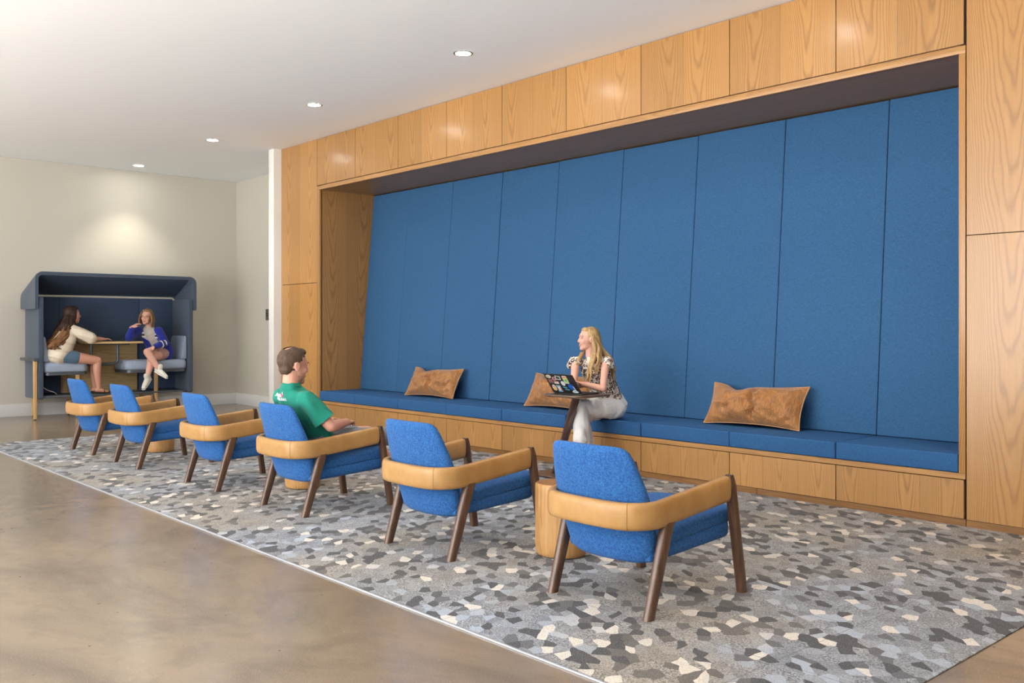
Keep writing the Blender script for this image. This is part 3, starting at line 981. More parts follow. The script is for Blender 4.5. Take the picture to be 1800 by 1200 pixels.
# ------------------------------------------------------------------ laptop
lt = tag(empty('laptop', (-5.29, 5.36, 0.7005), math.radians(3)), 'open black laptop with colourful stickers on its lid, on the pedestal table', 'laptop')
m = MB(); m.loft([[(p[0], 0.105 + p[1], z) for p in rrect(0.152, 0.105, 0.01, 4)] for z in (0.0, 0.012)])
lb_ = link('keyboard_base', m.mesh(bevel=0.001), 'laptop_black', lt)
m = MB(); m.box(-0.135, 0.135, 0.03, 0.13, 0.0121, 0.0128); link('keys', m.mesh(), 'black_plastic', lb_)
lid = empty('lid_pivot')
bpy.data.objects.remove(lid)
LT = math.radians(38)    # lean of the lid beyond vertical
def lp(u, v, h=0.0):
    """point on the outside of the lid: u across, v up from the hinge, h outwards"""
    return (u, -v * math.sin(LT) - h * math.cos(LT), 0.012 + v * math.cos(LT) - h * math.sin(LT))
LHT = 0.198
m = MB(); m.loft([[lp(p[0], LHT / 2 + p[1], h) for p in rrect(0.152, LHT / 2, 0.010, 4)] for h in (0.0, 0.006)])
lid = link('lid', m.mesh(), 'laptop_black', lt)
m = MB(); m.loft([[lp(p[0], LHT / 2 + p[1], h) for p in rrect(0.143, LHT / 2 - 0.008, 0.004, 3)] for h in (-0.0008, 0.0)])
link('screen', m.mesh(), 'black_plastic', lid)
ST = 0
def sticker(pts, color, h=0.0066, lay=0):
    global ST
    ST += 1
    key = 'sticker_ink_%d' % ST
    plain(key, color, 0.4, var=0.03, sc_=80)
    m = MB(); hh = 0.0060 + 0.0006 * lay
    m.loft([[lp(u, v, q) for u, v in pts] for q in (hh, hh + 0.0005)])
    return key, m
def disc(cu, cv, ru, rv, n=18, e=2.0): return [(cu + p[0], cv + p[1]) for p in selr(ru, rv, n, e)]
def rect(cu, cv, hu, hv, a=0.0, r=0.003):
    ca, sa = math.cos(a), math.sin(a)
    return [(cu + p[0] * ca - p[1] * sa, cv + p[0] * sa + p[1] * ca) for p in rrect(hu, hv, r, 3)]
def addst(layers, label=None):
    base = None
    mats = []; bm_all = MB(); i = 0
    tmp = bmesh.new()
    for lay, (pts, col_) in enumerate(layers):
        key, mm = sticker(pts, col_, lay=lay)
        for f in mm.bm.faces: f.material_index = lay
        me = bpy.data.meshes.new('tmp'); mm.bm.to_mesh(me); mm.bm.free()
        tmp.from_mesh(me); bpy.data.meshes.remove(me); mats.append(key)
    bmesh.ops.recalc_face_normals(tmp, faces=tmp.faces)
    me = bpy.data.meshes.new('sticker'); tmp.to_mesh(me); tmp.free()
    o = link('sticker', me, mats, lid)
    if label: o['label'] = label
Wt = (0.80, 0.80, 0.80)
addst([(disc(-0.112, 0.172, 0.026, 0.017), Wt), (disc(-0.118, 0.172, 0.015, 0.013), (0.62, 0.42, 0.16)), (rect(-0.094, 0.170, 0.006, 0.008), (0.5, 0.7, 0.45))], 'cream and white round sticker')
addst([(rect(-0.112, 0.123, 0.026, 0.022), (0.22, 0.10, 0.10)), (rect(-0.112, 0.128, 0.019, 0.010), (0.40, 0.14, 0.09)), (rect(-0.112, 0.112, 0.019, 0.004), (0.14, 0.10, 0.16))], 'dark red square sticker')
addst([(disc(-0.062, 0.150, 0.022, 0.020), (0.52, 0.27, 0.24)), (disc(-0.060, 0.152, 0.008, 0.007), (0.12, 0.03, 0.03)), (rect(-0.055, 0.112, 0.024, 0.013), (0.75, 0.66, 0.58)), (rect(-0.057, 0.128, 0.022, 0.005), (0.10, 0.04, 0.04))], 'brown pink round sticker')
addst([(rect(-0.016, 0.163, 0.026, 0.020, -0.1), Wt), (rect(-0.016, 0.164, 0.019, 0.014, -0.1), (0.02, 0.03, 0.02)), (disc(-0.010, 0.166, 0.008, 0.006), (0.10, 0.22, 0.10))], 'white framed dark square sticker')
addst([(rect(0.057, 0.145, 0.024, 0.040, 0, 0.008), (0.72, 0.74, 0.72)), (rect(0.057, 0.171, 0.019, 0.005), (0.80, 0.10, 0.04)), (rect(0.057, 0.162, 0.019, 0.004), (0.85, 0.55, 0.08)), (rect(0.058, 0.136, 0.019, 0.022), (0.42, 0.68, 0.20)), (disc(0.060, 0.140, 0.010, 0.010), (0.12, 0.38, 0.18))], 'lime green, orange and red rectangular sticker')
addst([(disc(0.010, 0.105, 0.021, 0.025), (0.70, 0.76, 0.80)), (disc(0.010, 0.107, 0.003, 0.003), (0.45, 0.10, 0.12))], 'pale oval sticker')
addst([(disc(-0.108, 0.055, 0.022, 0.033, 8), (0.85, 0.80, 0.62)), (disc(-0.106, 0.045, 0.014, 0.014), (0.85, 0.55, 0.08)), (disc(-0.110, 0.068, 0.013, 0.010), (0.75, 0.35, 0.40))], 'white sticker with pink and yellow blots')
addst([(rect(-0.058, 0.048, 0.024, 0.034), (0.25, 0.50, 0.72)), (rect(-0.058, 0.044, 0.012, 0.024), (0.80, 0.72, 0.76)), (rect(-0.077, 0.046, 0.004, 0.022), (0.40, 0.12, 0.06)), (rect(-0.038, 0.046, 0.004, 0.022), (0.55, 0.25, 0.12)), (disc(-0.055, 0.026, 0.011, 0.006), (0.05, 0.55, 0.62))], 'blue and white picture sticker')
addst([(disc(0.078, 0.073, 0.028, 0.031), (0.01, 0.10, 0.50)), (disc(0.072, 0.076, 0.014, 0.012), (0.02, 0.16, 0.66)), (rect(0.107, 0.058, 0.004, 0.022, 0.2), (0.75, 0.82, 0.90))], 'round royal blue sticker')
lay = []
for k, (u, v, hu) in enumerate(((-0.006, 0.066, 0.005), (0.006, 0.063, 0.005), (0.018, 0.064, 0.005), (0.030, 0.062, 0.004), (0.009, 0.046, 0.004), (0.020, 0.045, 0.006), (0.034, 0.043, 0.005), (0.045, 0.041, 0.005))):
    lay.append((rect(u, v, hu, 0.006, 0, 0.002), (0.12, 0.50, 0.72)))
addst([lay[0]] + [(p, c) for p, c in lay[1:]], 'light blue lettering sticker')
addst([(disc(0.098, 0.020, 0.034, 0.012, 14, 1.6), (0.68, 0.78, 0.88)), (disc(0.098, 0.030, 0.020, 0.011, 14), (0.68, 0.78, 0.88)), (disc(0.100, 0.028, 0.006, 0.004), (0.02, 0.08, 0.14))], 'pale blue cloud shaped sticker')

# ------------------------------------------------------------------ seating booth
BX, BY0, BY1 = -13.47, 3.62, 5.74
BXb = -14.12
booth = tag(empty('seating_booth', (BX, 4.68, 0)), 'navy felt seating booth with hood, benches and table against the back wall', 'booth')
def bo(name, mb, mat, parent=None, **kw):
    mb_me = mb.mesh(**kw)
    mb_me.transform(Matrix.Translation((-BX, -4.68, 0)))
    return link(name, mb_me, mat, parent or booth)
def bbox(name, b, mat, parent=None, bevel=0.004, seg=2):
    m = MB(); m.box(*b); return bo(name, m, mat, parent, bevel=bevel, bseg=seg)
# side walls
def sidep(y0, y1):
    m = MB()
    pts = [(BX + p[0] - 0.325, 0.96 + p[1]) for p in rrect(0.325, 0.69, 0.035, 5)]
    pts = [(x, z + (0.03 if False else 0)) for x, z in pts]
    m.poly_prism(pts, 'y', y0, y1)
    return m
o = bo('side_wall', sidep(BY0, BY0 + 0.065), 'booth_navy', bevel=0.012, bseg=3)
o = bo('side_wall', sidep(BY1 - 0.065, BY1), 'booth_navy', bevel=0.012, bseg=3)
# back lining in three panels
ys = [BY0 + 0.065, 4.05, 5.17, BY1 - 0.065]
for a, b in zip(ys, ys[1:]):
    bbox('back_lining', (BXb, BXb + 0.05, a + 0.002, b - 0.002, 0.30, 1.665), 'booth_liner', bevel=0.006)
# hood : flap | slope | flap swept along y, seen in section as an arch
def hoodring(x, zt, zb):
    """outer+inner arch section in the yz-plane"""
    y0, y1 = BY0 - 0.045, BY1 + 0.045
    T = 0.04; r = 0.10
    out = [(y0, zb), (y0, zt - r)]
    for k in range(1, 8):
        a = PI / 2 * k / 7
        out.append((y0 + r - r * math.cos(a), zt - r + r * math.sin(a)))
    for k in range(0, 8):
        a = PI / 2 * k / 7
        out.append((y1 - r + r * math.sin(a), zt - r + r * math.cos(a)))
    out.append((y1, zb))
    inn = []
    ri = r - T
    inn += [(y1 - T, zb), (y1 - T, zt - r)]
    for k in range(1, 8):
        a = PI / 2 * k / 7
        inn.append((y1 - r + ri * math.cos(a), zt - r + ri * math.sin(a)))
    for k in range(0, 8):
        a = PI / 2 * k / 7
        inn.append((y0 + r - ri * math.sin(a), zt - r + ri * math.cos(a)))
    inn.append((y0 + T, zb))
    return [(x, y, z) for y, z in out + inn]
m = MB()
m.loft([hoodring(-14.165, 1.735, 1.50), hoodring(-14.14, 1.77, 1.485), hoodring(-13.52, 1.978, 1.485), hoodring(-13.47, 1.985, 1.49), hoodring(-13.455, 1.98, 1.50)])
bo('hood', m, 'booth_navy')
# hanging rear of the hood
m = MB(); m.poly_prism([(-13.50, 1.945), (-13.53, 1.955), (-14.15, 1.750), (-14.15, 1.715), (-14.11, 1.712)], 'y', BY0 + 0.0, BY1 - 0.0)
bo('hood_lining', m, 'booth_liner')
# seats
def seat(y0, y1, lab=None):
    m = MB()
    cy, hw = (y0 + y1) / 2, (y1 - y0) / 2
    m.loft([[(-13.77 + p[0] * f, cy + p[1] * (1 - (1 - f) * 0.5), z) for p in rrect(0.29, hw, 0.09, 6)] for f, z in ((0.88, 0.625), (0.96, 0.634), (0.99, 0.650), (1.0, 0.675), (1.0, 0.705), (0.985, 0.730), (0.95, 0.748), (0.90, 0.758), (0.80, 0.763))])
    bo('bench_cushion', m, 'booth_grey')
    m = MB(); m.loft([[(-13.77 + p[0], cy + p[1], z) for p in rrect(0.28, hw - 0.01, 0.08, 6)] for z in (0.588, 0.627)])
    bo('bench_frame', m, 'metal_grey')
seat(BY0 + 0.07, 4.265); seat(4.775, BY1 - 0.07)
# seat back cushions
for y, s_ in ((BY0 + 0.07, 1), (BY1 - 0.07, -1)):
    m = MB(); m.loft([[(-13.78 + p[0], y + s_ * (0.0 if k == 0 else th_), 0.76 + (p[1] + 0.175)) for p in rrect(0.25, 0.175, 0.04, 5)] for k, th_ in enumerate((0.0, 0.085))])
    for v in m.bm.verts:
        if abs(v.co.y - y) > 0.05: v.co.y += -s_ * 0.05 * (v.co.z - 0.76) / 0.35
    bo('bench_backrest', m, 'booth_grey', bevel=0.015, bseg=3)
# timber back panel under the table
bbox('timber_panel', (BXb + 0.052, BXb + 0.075, 4.05, 5.13, 0.31, 1.02), 'pale_ply')
# under-bench navy panels
bbox('under_panel', (-14.0, -13.97, 5.135, BY1 - 0.066, 0.32, 0.585), 'booth_liner')
bbox('under_panel', (-14.0, -13.97, BY0 + 0.066, 4.045, 0.32, 0.585), 'booth_liner')
# platform rail
bbox('foot_platform', (BXb, -13.50, BY0 + 0.07, BY1 - 0.07, 0.288, 0.312), 'metal_grey', bevel=0.004)
# table
tb = MB(); tb.loft([[(-13.76 + p[0], 4.645 + p[1], z) for p in rrect(0.31, 0.365, 0.03, 5)] for z in (1.008, 1.036)])
tbo = bo('table_top', tb, 'pale_ply', bevel=0.003)
m = MB(); m.tube([(-13.62, 4.35, 1.0), (-13.62, 4.86, 1.0)], 0.012, 10); m.box(-13.66, -13.58, 4.45, 4.80, 0.992, 1.014)
bo('bracket', m, 'metal_grey', tbo)
m = MB(); m.tube(bez([(-13.62, 4.70, 1.0), (-13.62, 4.70, 0.80), (-13.62, 4.685, 0.745), (-13.63, 4.62, 0.72), (-13.66, 4.50, 0.715), (-13.70, 4.38, 0.715)], 6), 0.020, 12)
bo('table_leg', m, 'metal_grey')
m = MB(); m.tube([(-13.70, 4.365, 1.0), (-13.70, 4.365, 0.715), (-14.06, 4.365, 0.715)], 0.020, 12); bo('table_leg', m, 'metal_grey')
# timber legs
for x, y, zt in ((-13.50, 3.585, 0.79), (-14.10, 3.72, 0.30), (-13.53, 4.13, 0.59), (-14.05, 4.17, 0.59), (-13.53, 5.21, 0.59), (-14.05, 5.19, 0.59)):
    m = MB(); m.loft([[(x + p[0] * f, y + p[1] * f, z) for p in rrect(0.026, 0.024, 0.008, 3)] for f, z in ((0.82, 0.012), (1.0, zt))])
    lg = bo('leg', m, 'pale_leg')
    m = MB(); m.loft([[(x + p[0], y + p[1], z) for p in rrect(0.014, 0.014, 0.006, 3)] for z in (0.0, 0.012)])
    bo('foot_pad', m, 'black_plastic', lg)
bbox('side_rail', (-14.14, -13.46, 3.562, 3.618, 0.780, 0.822), 'metal_grey', bevel=0.006)
m = MB(); m.tube(bez([(-13.60, 3.69, 0.45), (-13.60, 3.76, 0.39), (-13.62, 3.86, 0.35), (-13.65, 3.90, 0.318)], 6), 0.004, 6)
bo('power_cable', m, 'white_plastic')

# ------------------------------------------------------------------ small wall things
t = tag(empty('wall_switch', (-13.15, 6.78, 1.43)), 'grey metal switch plate on the return wall', 'switch')
m = MB(); m.loft([[(p[0], y, p[1]) for p in rrect(0.045, 0.085, 0.005, 3)] for y in (-0.012, 0.0)]); link('plate', m.mesh(), 'plate_metal', t)
for z in (0.02, -0.015):
    m = MB(); m.box(-0.028, 0.03, -0.016, -0.012, z - 0.008, z + 0.008); link('slot', m.mesh(), 'black_plastic', t)
m = MB(); n = 28
m.loft([[(x, 0.062 * math.cos(2 * PI * k / n), 0.062 * math.sin(2 * PI * k / n)) for k in range(n)] for x in (0.0, 0.004)])
o = link('sprinkler_cover', m.mesh(), 'wall_paint', None, (XL, 4.52, 3.31)); tag(o, 'small round painted cover high on the back wall', 'cover')

# ================================================================== PEOPLE
def frame(o, x, up):
    """matrix with local +x along x and local +z near up"""
    x = Vector(x).normalized(); u = Vector(up)
    z = (u - x * u.dot(x)).normalized(); y = z.cross(x)
    Mx = Matrix((x, y, z)).transposed().to_4x4()
    Mx.translation = Vector(o)
    return Mx
def face_frame(o, d, up=(0, 0, 1), s=1.0):
    """head frame: local +y looks along d"""
    y = Vector(d).normalized(); u = Vector(up)
    z = (u - y * u.dot(y)).normalized(); x = y.cross(z)
    Mx = Matrix((x, y, z)).transposed().to_4x4() @ Matrix.Scale(s, 4)
    Mx.translation = Vector(o)
    return Mx
def merge(dst, src, Mx):
    bmesh.ops.transform(src.bm, matrix=Mx, verts=src.bm.verts)
    me = bpy.data.meshes.new('tmp'); src.bm.to_mesh(me); src.bm.free()
    dst.bm.from_mesh(me); bpy.data.meshes.remove(me)
def add_head(mb, Mx, smile=0.0):
    h = MB()
    h.ell((0, -0.012, 0.034), (0.073, 0.094, 0.086), u=24, v=16)
    h.ell((0, 0.026, -0.018), (0.058, 0.062, 0.084), u=20, v=14)
    h.ell((0, 0.020, -0.066), (0.052, 0.056, 0.040))
    h.ell((0, 0.060, -0.092), (0.028, 0.024, 0.022))
    h.ell((0, 0.072, 0.034), (0.046, 0.016, 0.020))
    for s in (-1, 1):
        h.ell((s * 0.034, 0.056, -0.024), (0.024, 0.026, 0.024))
        h.ell((s * 0.010, 0.093, -0.030), (0.0075, 0.009, 0.007))
        h.ell((s * 0.030, 0.079, 0.020), (0.017, 0.009, 0.005))
        h.ell((s * 0.075, -0.006, -0.004), (0.008, 0.019, 0.030), rot=Matrix.Rotation(s * -0.35, 3, 'Z').to_quaternion())
        h.ell((s * 0.079, -0.016, 0.006), (0.006, 0.012, 0.020))
    h.tube([(0, 0.080, 0.020), (0, 0.091, 0.000), (0, 0.101, -0.024)], [0.007, 0.0085, 0.0098], 10)
    h.tube([(-0.020, 0.076, -0.055 + smile), (-0.010, 0.0845, -0.058), (0, 0.087, -0.057), (0.010, 0.0845, -0.058), (0.020, 0.076, -0.055 + smile)], [0.003, 0.005, 0.0055, 0.005, 0.003], 8)
    h.tube([(-0.015, 0.077, -0.066), (0, 0.085, -0.069), (0.015, 0.077, -0.066)], [0.003, 0.0065, 0.003], 8)
    merge(mb, h, Mx)
def add_hand(mb, Mx, side=1, curl=0.4, s=0.92, spread=1.0):
    """side=+1: thumb on local +y"""
    h = MB()
    h.ell((0.040, 0, 0), (0.047, 0.036, 0.013))
    h.ell((0.028, side * 0.022, -0.004), (0.028, 0.017, 0.013))
    h.tube([(-0.03, 0, 0), (0.02, 0, 0)], [(0.020, 0.026), (0.016, 0.030)], 12)
    for k, (yy, L) in enumerate(((0.027, 0.064), (0.009, 0.074), (-0.009, 0.068), (-0.026, 0.052))):
        p = Vector((0.074 - abs(yy) * 0.15, side * yy, 0.002)); a = curl * (0.55 + 0.12 * k)
        pts = [p - Vector((0.022, 0, 0)), p]; an = a; sp = side * yy * 2.2 * spread
        for seg in (0.45, 0.32, 0.23):
            p = p + Vector((math.cos(an) * math.cos(sp), math.sin(sp) * 1.0, -math.sin(an))) * L * seg
            pts.append(p); an += curl * 0.9
        h.tube(pts, [0.0085, 0.0086, 0.0078, 0.0070, 0.0060], 8)
    p = Vector((0.012, side * 0.026, -0.004))
    h.tube([p, p + Vector((0.024, side * 0.018, -0.006)), p + Vector((0.046, side * 0.024, -0.010)), p + Vector((0.064, side * 0.024, -0.012))], [0.0115, 0.0105, 0.009, 0.007], 8)
    merge(mb, h, Mx @ Matrix.Scale(s, 4))
class Person:
    def __init__(s, base): s.base = Vector(base); s.body = None
    def loc(s, me): me.transform(Matrix.Translation(-s.base)); return me
    def set_body(s, mb, mat, label, voxel=0.006, it=3):
        s.body = link('person', s.loc(remesh(mb, voxel, it)), mat, None, s.base)
        tag(s.body, label, 'person')
        return s.body
    def part(s, name, mb, mat, voxel=None, it=3, parent=None, mats=None):
        me = remesh(mb, voxel, it) if voxel else mb.mesh()
        return link(name, s.loc(me), mats or mat, parent or s.body)
def add_eyes(P, Mx, skin_m='eye_white'):
    for s in (-1, 1):
        e = MB(); t = MB()
        t.ell((s * 0.030, 0.0735, 0.007), (0.0120, 0.0090, 0.0062)); merge(e, t, Mx)
        eo = P.part('eye', e, 'eye_white')
        e = MB(); t = MB()
        t.ell((s * 0.030, 0.0795, 0.007), (0.0055, 0.0038, 0.0055)); merge(e, t, Mx)
        P.part('iris', e, 'eye_dark', parent=eo)
        e = MB(); t = MB()
        t.tube([(s * 0.014, 0.0885, 0.027), (s * 0.030, 0.0895, 0.031), (s * 0.047, 0.0745, 0.026)], [0.002, 0.003, 0.0015], 6); merge(e, t, Mx)
        P.part('eyebrow', e, P.brow)
def add_lips(P, Mx, w=0.020, smile=0.004):
    e = MB(); t = MB()
    t.tube([(-w, 0.0775, -0.058 + smile), (-w / 2, 0.0875, -0.060), (0, 0.0905, -0.0605), (w / 2, 0.0875, -0.060), (w, 0.0775, -0.058 + smile)], [0.0018, 0.0035, 0.004, 0.0035, 0.0018], 8)
    t.tube([(-w * 0.8, 0.0785, -0.0655 + smile * 0.5), (0, 0.0895, -0.0715), (w * 0.8, 0.0785, -0.0655 + smile * 0.5)], [0.0016, 0.0045, 0.0016], 8)
    merge(e, t, Mx)
    return P.part('lips', e, 'lips')

# ------------------------------------------------------------------ the man in the armchair
P = Person((-5.70, 3.30, 0.38)); P.brow = 'hair_brown'
HM = face_frame((-5.70, 3.128, 0.978), (0.06, 1, -0.10), (0.0, 0.06, 1), 1.05)
X = (1, 0, 0)
b = MB()
add_head(b, HM)
b.tube([(-5.70, 3.115, 0.80), (-5.70, 3.108, 0.86), (-5.70, 3.118, 0.93)], [(0.066, 0.060), (0.056, 0.056), (0.056, 0.060)], 16, up=X)
b.tube([(-5.70, 3.345, 0.475), (-5.70, 3.25, 0.58), (-5.70, 3.18, 0.68), (-5.70, 3.145, 0.750), (-5.70, 3.125, 0.785)], [(0.145, 0.080), (0.130, 0.078), (0.150, 0.080), (0.145, 0.060), (0.08, 0.045)], 20, up=X)
for s, el, wr in ((1, (-5.437, 3.262, 0.580), (-5.545, 3.455, 0.588)), (-1, (-5.945, 3.280, 0.580), (-5.810, 3.460, 0.588))):
    sh = Vector((-5.70 + s * 0.160, 3.138, 0.755)); el = Vector(el); wr = Vector(wr)
    b.tube([tuple(sh), tuple(sh.lerp(el, 0.5)), tuple(el)], [0.046, 0.043, 0.038], 14)
    b.tube([tuple(el), tuple(el.lerp(wr, 0.3)), tuple(wr)], [0.038, 0.040, 0.026], 14)
    hd = Vector((-s * 0.62, 0.72, 0.0))
    add_hand(b, frame(wr, hd, (0, 0.25, 1)), side=s, curl=0.45, s=0.95)
    hip = (-5.70 + s * 0.085, 3.34, 0.462); kn = (-5.70 + s * 0.145, 3.82, 0.462); an = (-5.70 + s * 0.150, 4.14, 0.10)
    b.tube([hip, tuple(Vector(hip).lerp(Vector(kn), 0.5)), kn], [0.078, 0.066, 0.050], 14)
    b.tube([kn, tuple(Vector(kn).lerp(Vector(an), 0.3) + Vector((0, -0.015, 0))), an], [0.050, 0.050, 0.031], 14)
    b.tube([(an[0], an[1] - 0.02, 0.06), (an[0], an[1] + 0.06, 0.05), (an[0], an[1] + 0.14, 0.045)], [(0.034, 0.03), (0.036, 0.028), (0.030, 0.02)], 12)
P.set_body(b, 'skin_fair', 'man in a green t-shirt and grey shorts seated in a blue armchair', 0.0055)
add_eyes(P, HM)
# t-shirt
c = MB()
c.tube([(-5.70, 3.35, 0.470), (-5.70, 3.28, 0.545), (-5.70, 3.20, 0.665), (-5.70, 3.148, 0.750), (-5.70, 3.122, 0.800), (-5.70, 3.114, 0.822)], [(0.162, 0.092), (0.160, 0.100), (0.178, 0.102), (0.190, 0.092), (0.155, 0.080), (0.086, 0.074)], 28, up=X)
for s, el in ((1, (-5.437, 3.262, 0.580)), (-1, (-5.945, 3.280, 0.580))):
    sh = Vector((-5.70 + s * 0.160, 3.132, 0.762)); el = Vector(el)
    pts = [sh, sh.lerp(el, 0.2), sh.lerp(el, 0.45), sh.lerp(el, 0.70), sh.lerp(el, 0.90)]
    c.tube([tuple(p) for p in pts], [0.063, 0.064, (0.066, 0.062), (0.076, 0.064), (0.084, 0.068)], 18, caps=True)
sh_me = remesh(c, 0.0065, 7)
nrm_ = [n.vector.copy() for n in sh_me.vertex_normals]
for v in sh_me.vertices:       # soft drapery folds
    p = v.co
    n_ = mnoise.noise(Vector((p.x * 9, p.y * 9 + p.z * 7, p.z * 3 - p.y * 6)))
    n2 = mnoise.noise(Vector((p.x * 22, p.y * 20 + p.z * 14, 5.0)))
    v.co = p + nrm_[v.index] * (0.014 * n_ + 0.006 * n2)
bmh = bmesh.new(); bmh.from_mesh(sh_me)
for s, el in ((1, (-5.437, 3.262, 0.580)), (-1, (-5.945, 3.280, 0.580))):
    sh = Vector((-5.70 + s * 0.160, 3.132, 0.762)); el = Vector(el); d_ = (el - sh).normalized()
    cut = sh.lerp(el, 0.76); dn = (d_ + Vector((-s * 0.10, 0.10, -0.15))).normalized()
    near = [v for v in bmh.verts if (v.co - sh).cross(d_).length < 0.115 and (v.co - cut).length < 0.16 and abs(v.co.x + 5.70) > 0.15]
    fs = list({f for v in near for f in v.link_faces}); es = list({e for f in fs for e in f.edges})
    bmesh.ops.bisect_plane(bmh, geom=near + es + fs, plane_co=cut, plane_no=dn)
    kill = [v for v in bmh.verts if (v.co - cut).dot(dn) > 1e-4 and (v.co - cut).length < 0.13 and (v.co - sh).cross(d_).length < 0.11 and abs(v.co.x + 5.70) > 0.17]
    bmesh.ops.delete(bmh, geom=kill, context='VERTS')
bmh.to_mesh(sh_me); bmh.free(); sh_me.shade_smooth()
shirt = link('t_shirt', P.loc(sh_me), 'shirt_green', P.body)
sm = shirt.modifiers.new('thickness', 'SOLIDIFY'); sm.thickness = 0.004; sm.offset = -1
c = MB()   # neck ribbing
ring = [(-5.70 + 0.066 * math.cos(a), 3.112 + 0.060 * math.sin(a), 0.836 + 0.010 * math.cos(a) ** 2 - 0.004 * math.sin(a)) for a in [2 * PI * k / 24 for k in range(25)]]
c.tube(ring, 0.006, 8, caps=False); P.part('collar', c, 'shirt_green', parent=shirt)
# print on the back of the shirt: short white script and a pink sail
def backp(u, z, off=0.0):
    """point on the back of the shirt"""
    hits = None
    o_ = Vector((-5.70 + u, 2.90, z)) - P.base
    ok, loc_, nrm_, _ = shirt.ray_cast(o_, Vector((0, 1, 0)))
    y = (loc_.y if ok else 3.06 - P.base.y) + P.base.y
    return (-5.70 + u, y - 0.002 - off, z)
bpy.context.view_layer.update()
c = MB()
def stroke(pts, r=0.0035): c.tube([backp(u, z) for u, z in pts], r, 6)
u0 = -0.145
for k in range(7):
    u = u0 + k * 0.020; hh = (0.018, 0.012, 0.012, 0.020, 0.012, 0.012, 0.018)[k]
    stroke([(u, 0.772), (u + 0.003, 0.772 + hh)]); stroke([(u + 0.002, 0.772 + hh * 0.9), (u + 0.011, 0.772 + hh * 0.6), (u + 0.010, 0.772)], 0.003)
for k in range(8):
    u = u0 + 0.02 + k * 0.021
    stroke([(u, 0.748), (u + 0.004, 0.764)]); stroke([(u + 0.004, 0.764), (u + 0.010, 0.749)], 0.003)
stroke([(0.010, 0.775), (0.012, 0.805)], 0.003)
P.part('shirt_print', c, 'tee_white', parent=shirt)
c = MB(); c.tube([backp(0.006, 0.780), backp(0.003, 0.788), backp(0.006, 0.798)], [0.008, 0.009, 0.003], 8)
P.part('shirt_print', c, 'tee_pink', parent=shirt)['label'] = 'pink printed sail'
# shorts
c = MB()
c.tube([(-5.70, 3.365, 0.49), (-5.70, 3.30, 0.50)], [(0.165, 0.095), (0.160, 0.09)], 20, up=X)
for s, e in ((1, 0.94), (-1, 0.70)):
    hip = Vector((-5.70 + s * 0.085, 3.34, 0.462)); kn = Vector((-5.70 + s * 0.145, 3.82, 0.462))
    c.tube([tuple(hip), tuple(hip.lerp(kn, 0.5)), tuple(hip.lerp(kn, e))], [0.086, 0.076, 0.068], 18)
P.part('shorts', c, 'shorts_grey', 0.0065, 4)
# hair: back and sides, thin crown
def hm(p): return tuple(HM @ Vector(p))
c = MB(); t = MB()
t.ell((0, -0.018, 0.038), (0.0775, 0.0950, 0.0890), u=24, v=16)
t.ell((0, 0.040, 0.093), (0.046, 0.036, 0.027))
t.ell((0, -0.050, -0.018), (0.058, 0.044, 0.050))
merge(c, t, HM)
me = remesh(c, 0.005, 2)
bmh = bmesh.new(); bmh.from_mesh(me)
inv = HM.inverted()
kill = []
for v in bmh.verts:
    q = inv @ v.co
    # keep hair behind the ears and above the forehead
    side_line = (q.y > 0.012 and q.z < 0.034) or (q.y > 0.055 and q.z < 0.080)
    temple = q.y > 0.030 and q.z < 0.060 and abs(q.x) > 0.045
    neck = q.z < -0.060
    bald = (Vector((q.x * 1.0 - 0.010, (q.y + 0.058) * 0.95, 0)).length < 0.022 and q.z > 0.075)
    ear = abs(q.x) > 0.060 and -0.030 < q.y < 0.014 and q.z < 0.020
    if side_line or temple or neck or bald or ear: kill.append(v)
    else: v.co = v.co + v.normal * 0.0015 * mnoise.noise(v.co * 160)
bmesh.ops.delete(bmh, geom=kill, context='VERTS')
bmh.to_mesh(me); bmh.free()
ho = link('hair', P.loc(me), 'hair_brown', P.body)
sm = ho.modifiers.new('thickness', 'SOLIDIFY'); sm.thickness = 0.006; sm.offset = -1
# stubble along the jaw
c = MB(); t = MB()
t.ell((0, 0.0215, -0.067), (0.0530, 0.0570, 0.0405)); t.ell((0, 0.061, -0.0925), (0.0287, 0.0247, 0.0227))
t.ell((0, 0.074, -0.048), (0.022, 0.0135, 0.006))
merge(c, t, HM)
me = remesh(c, 0.0045, 2)
P.part_me = link('stubble', P.loc(me), 'hair_stubble', P.body)
# shoes
for s in (-1, 1):
    x = -5.70 + s * 0.155
    c = MB(); c.tube([(x, 4.10, 0.060), (x, 4.17, 0.062), (x, 4.25, 0.048), (x, 4.31, 0.040)], [(0.040, 0.040), (0.044, 0.042), (0.042, 0.030), (0.034, 0.022)], 16, up=X)
    so = P.part('shoe', c, 'shorts_grey', 0.006, 2)
    c = MB(); c.tube([(x, 4.09, 0.022), (x, 4.19, 0.022), (x, 4.32, 0.022)], [(0.040, 0.011), (0.044, 0.011), (0.036, 0.010)], 16, up=X)
    P.part('shoe_sole', c, 'sole_white', parent=so)

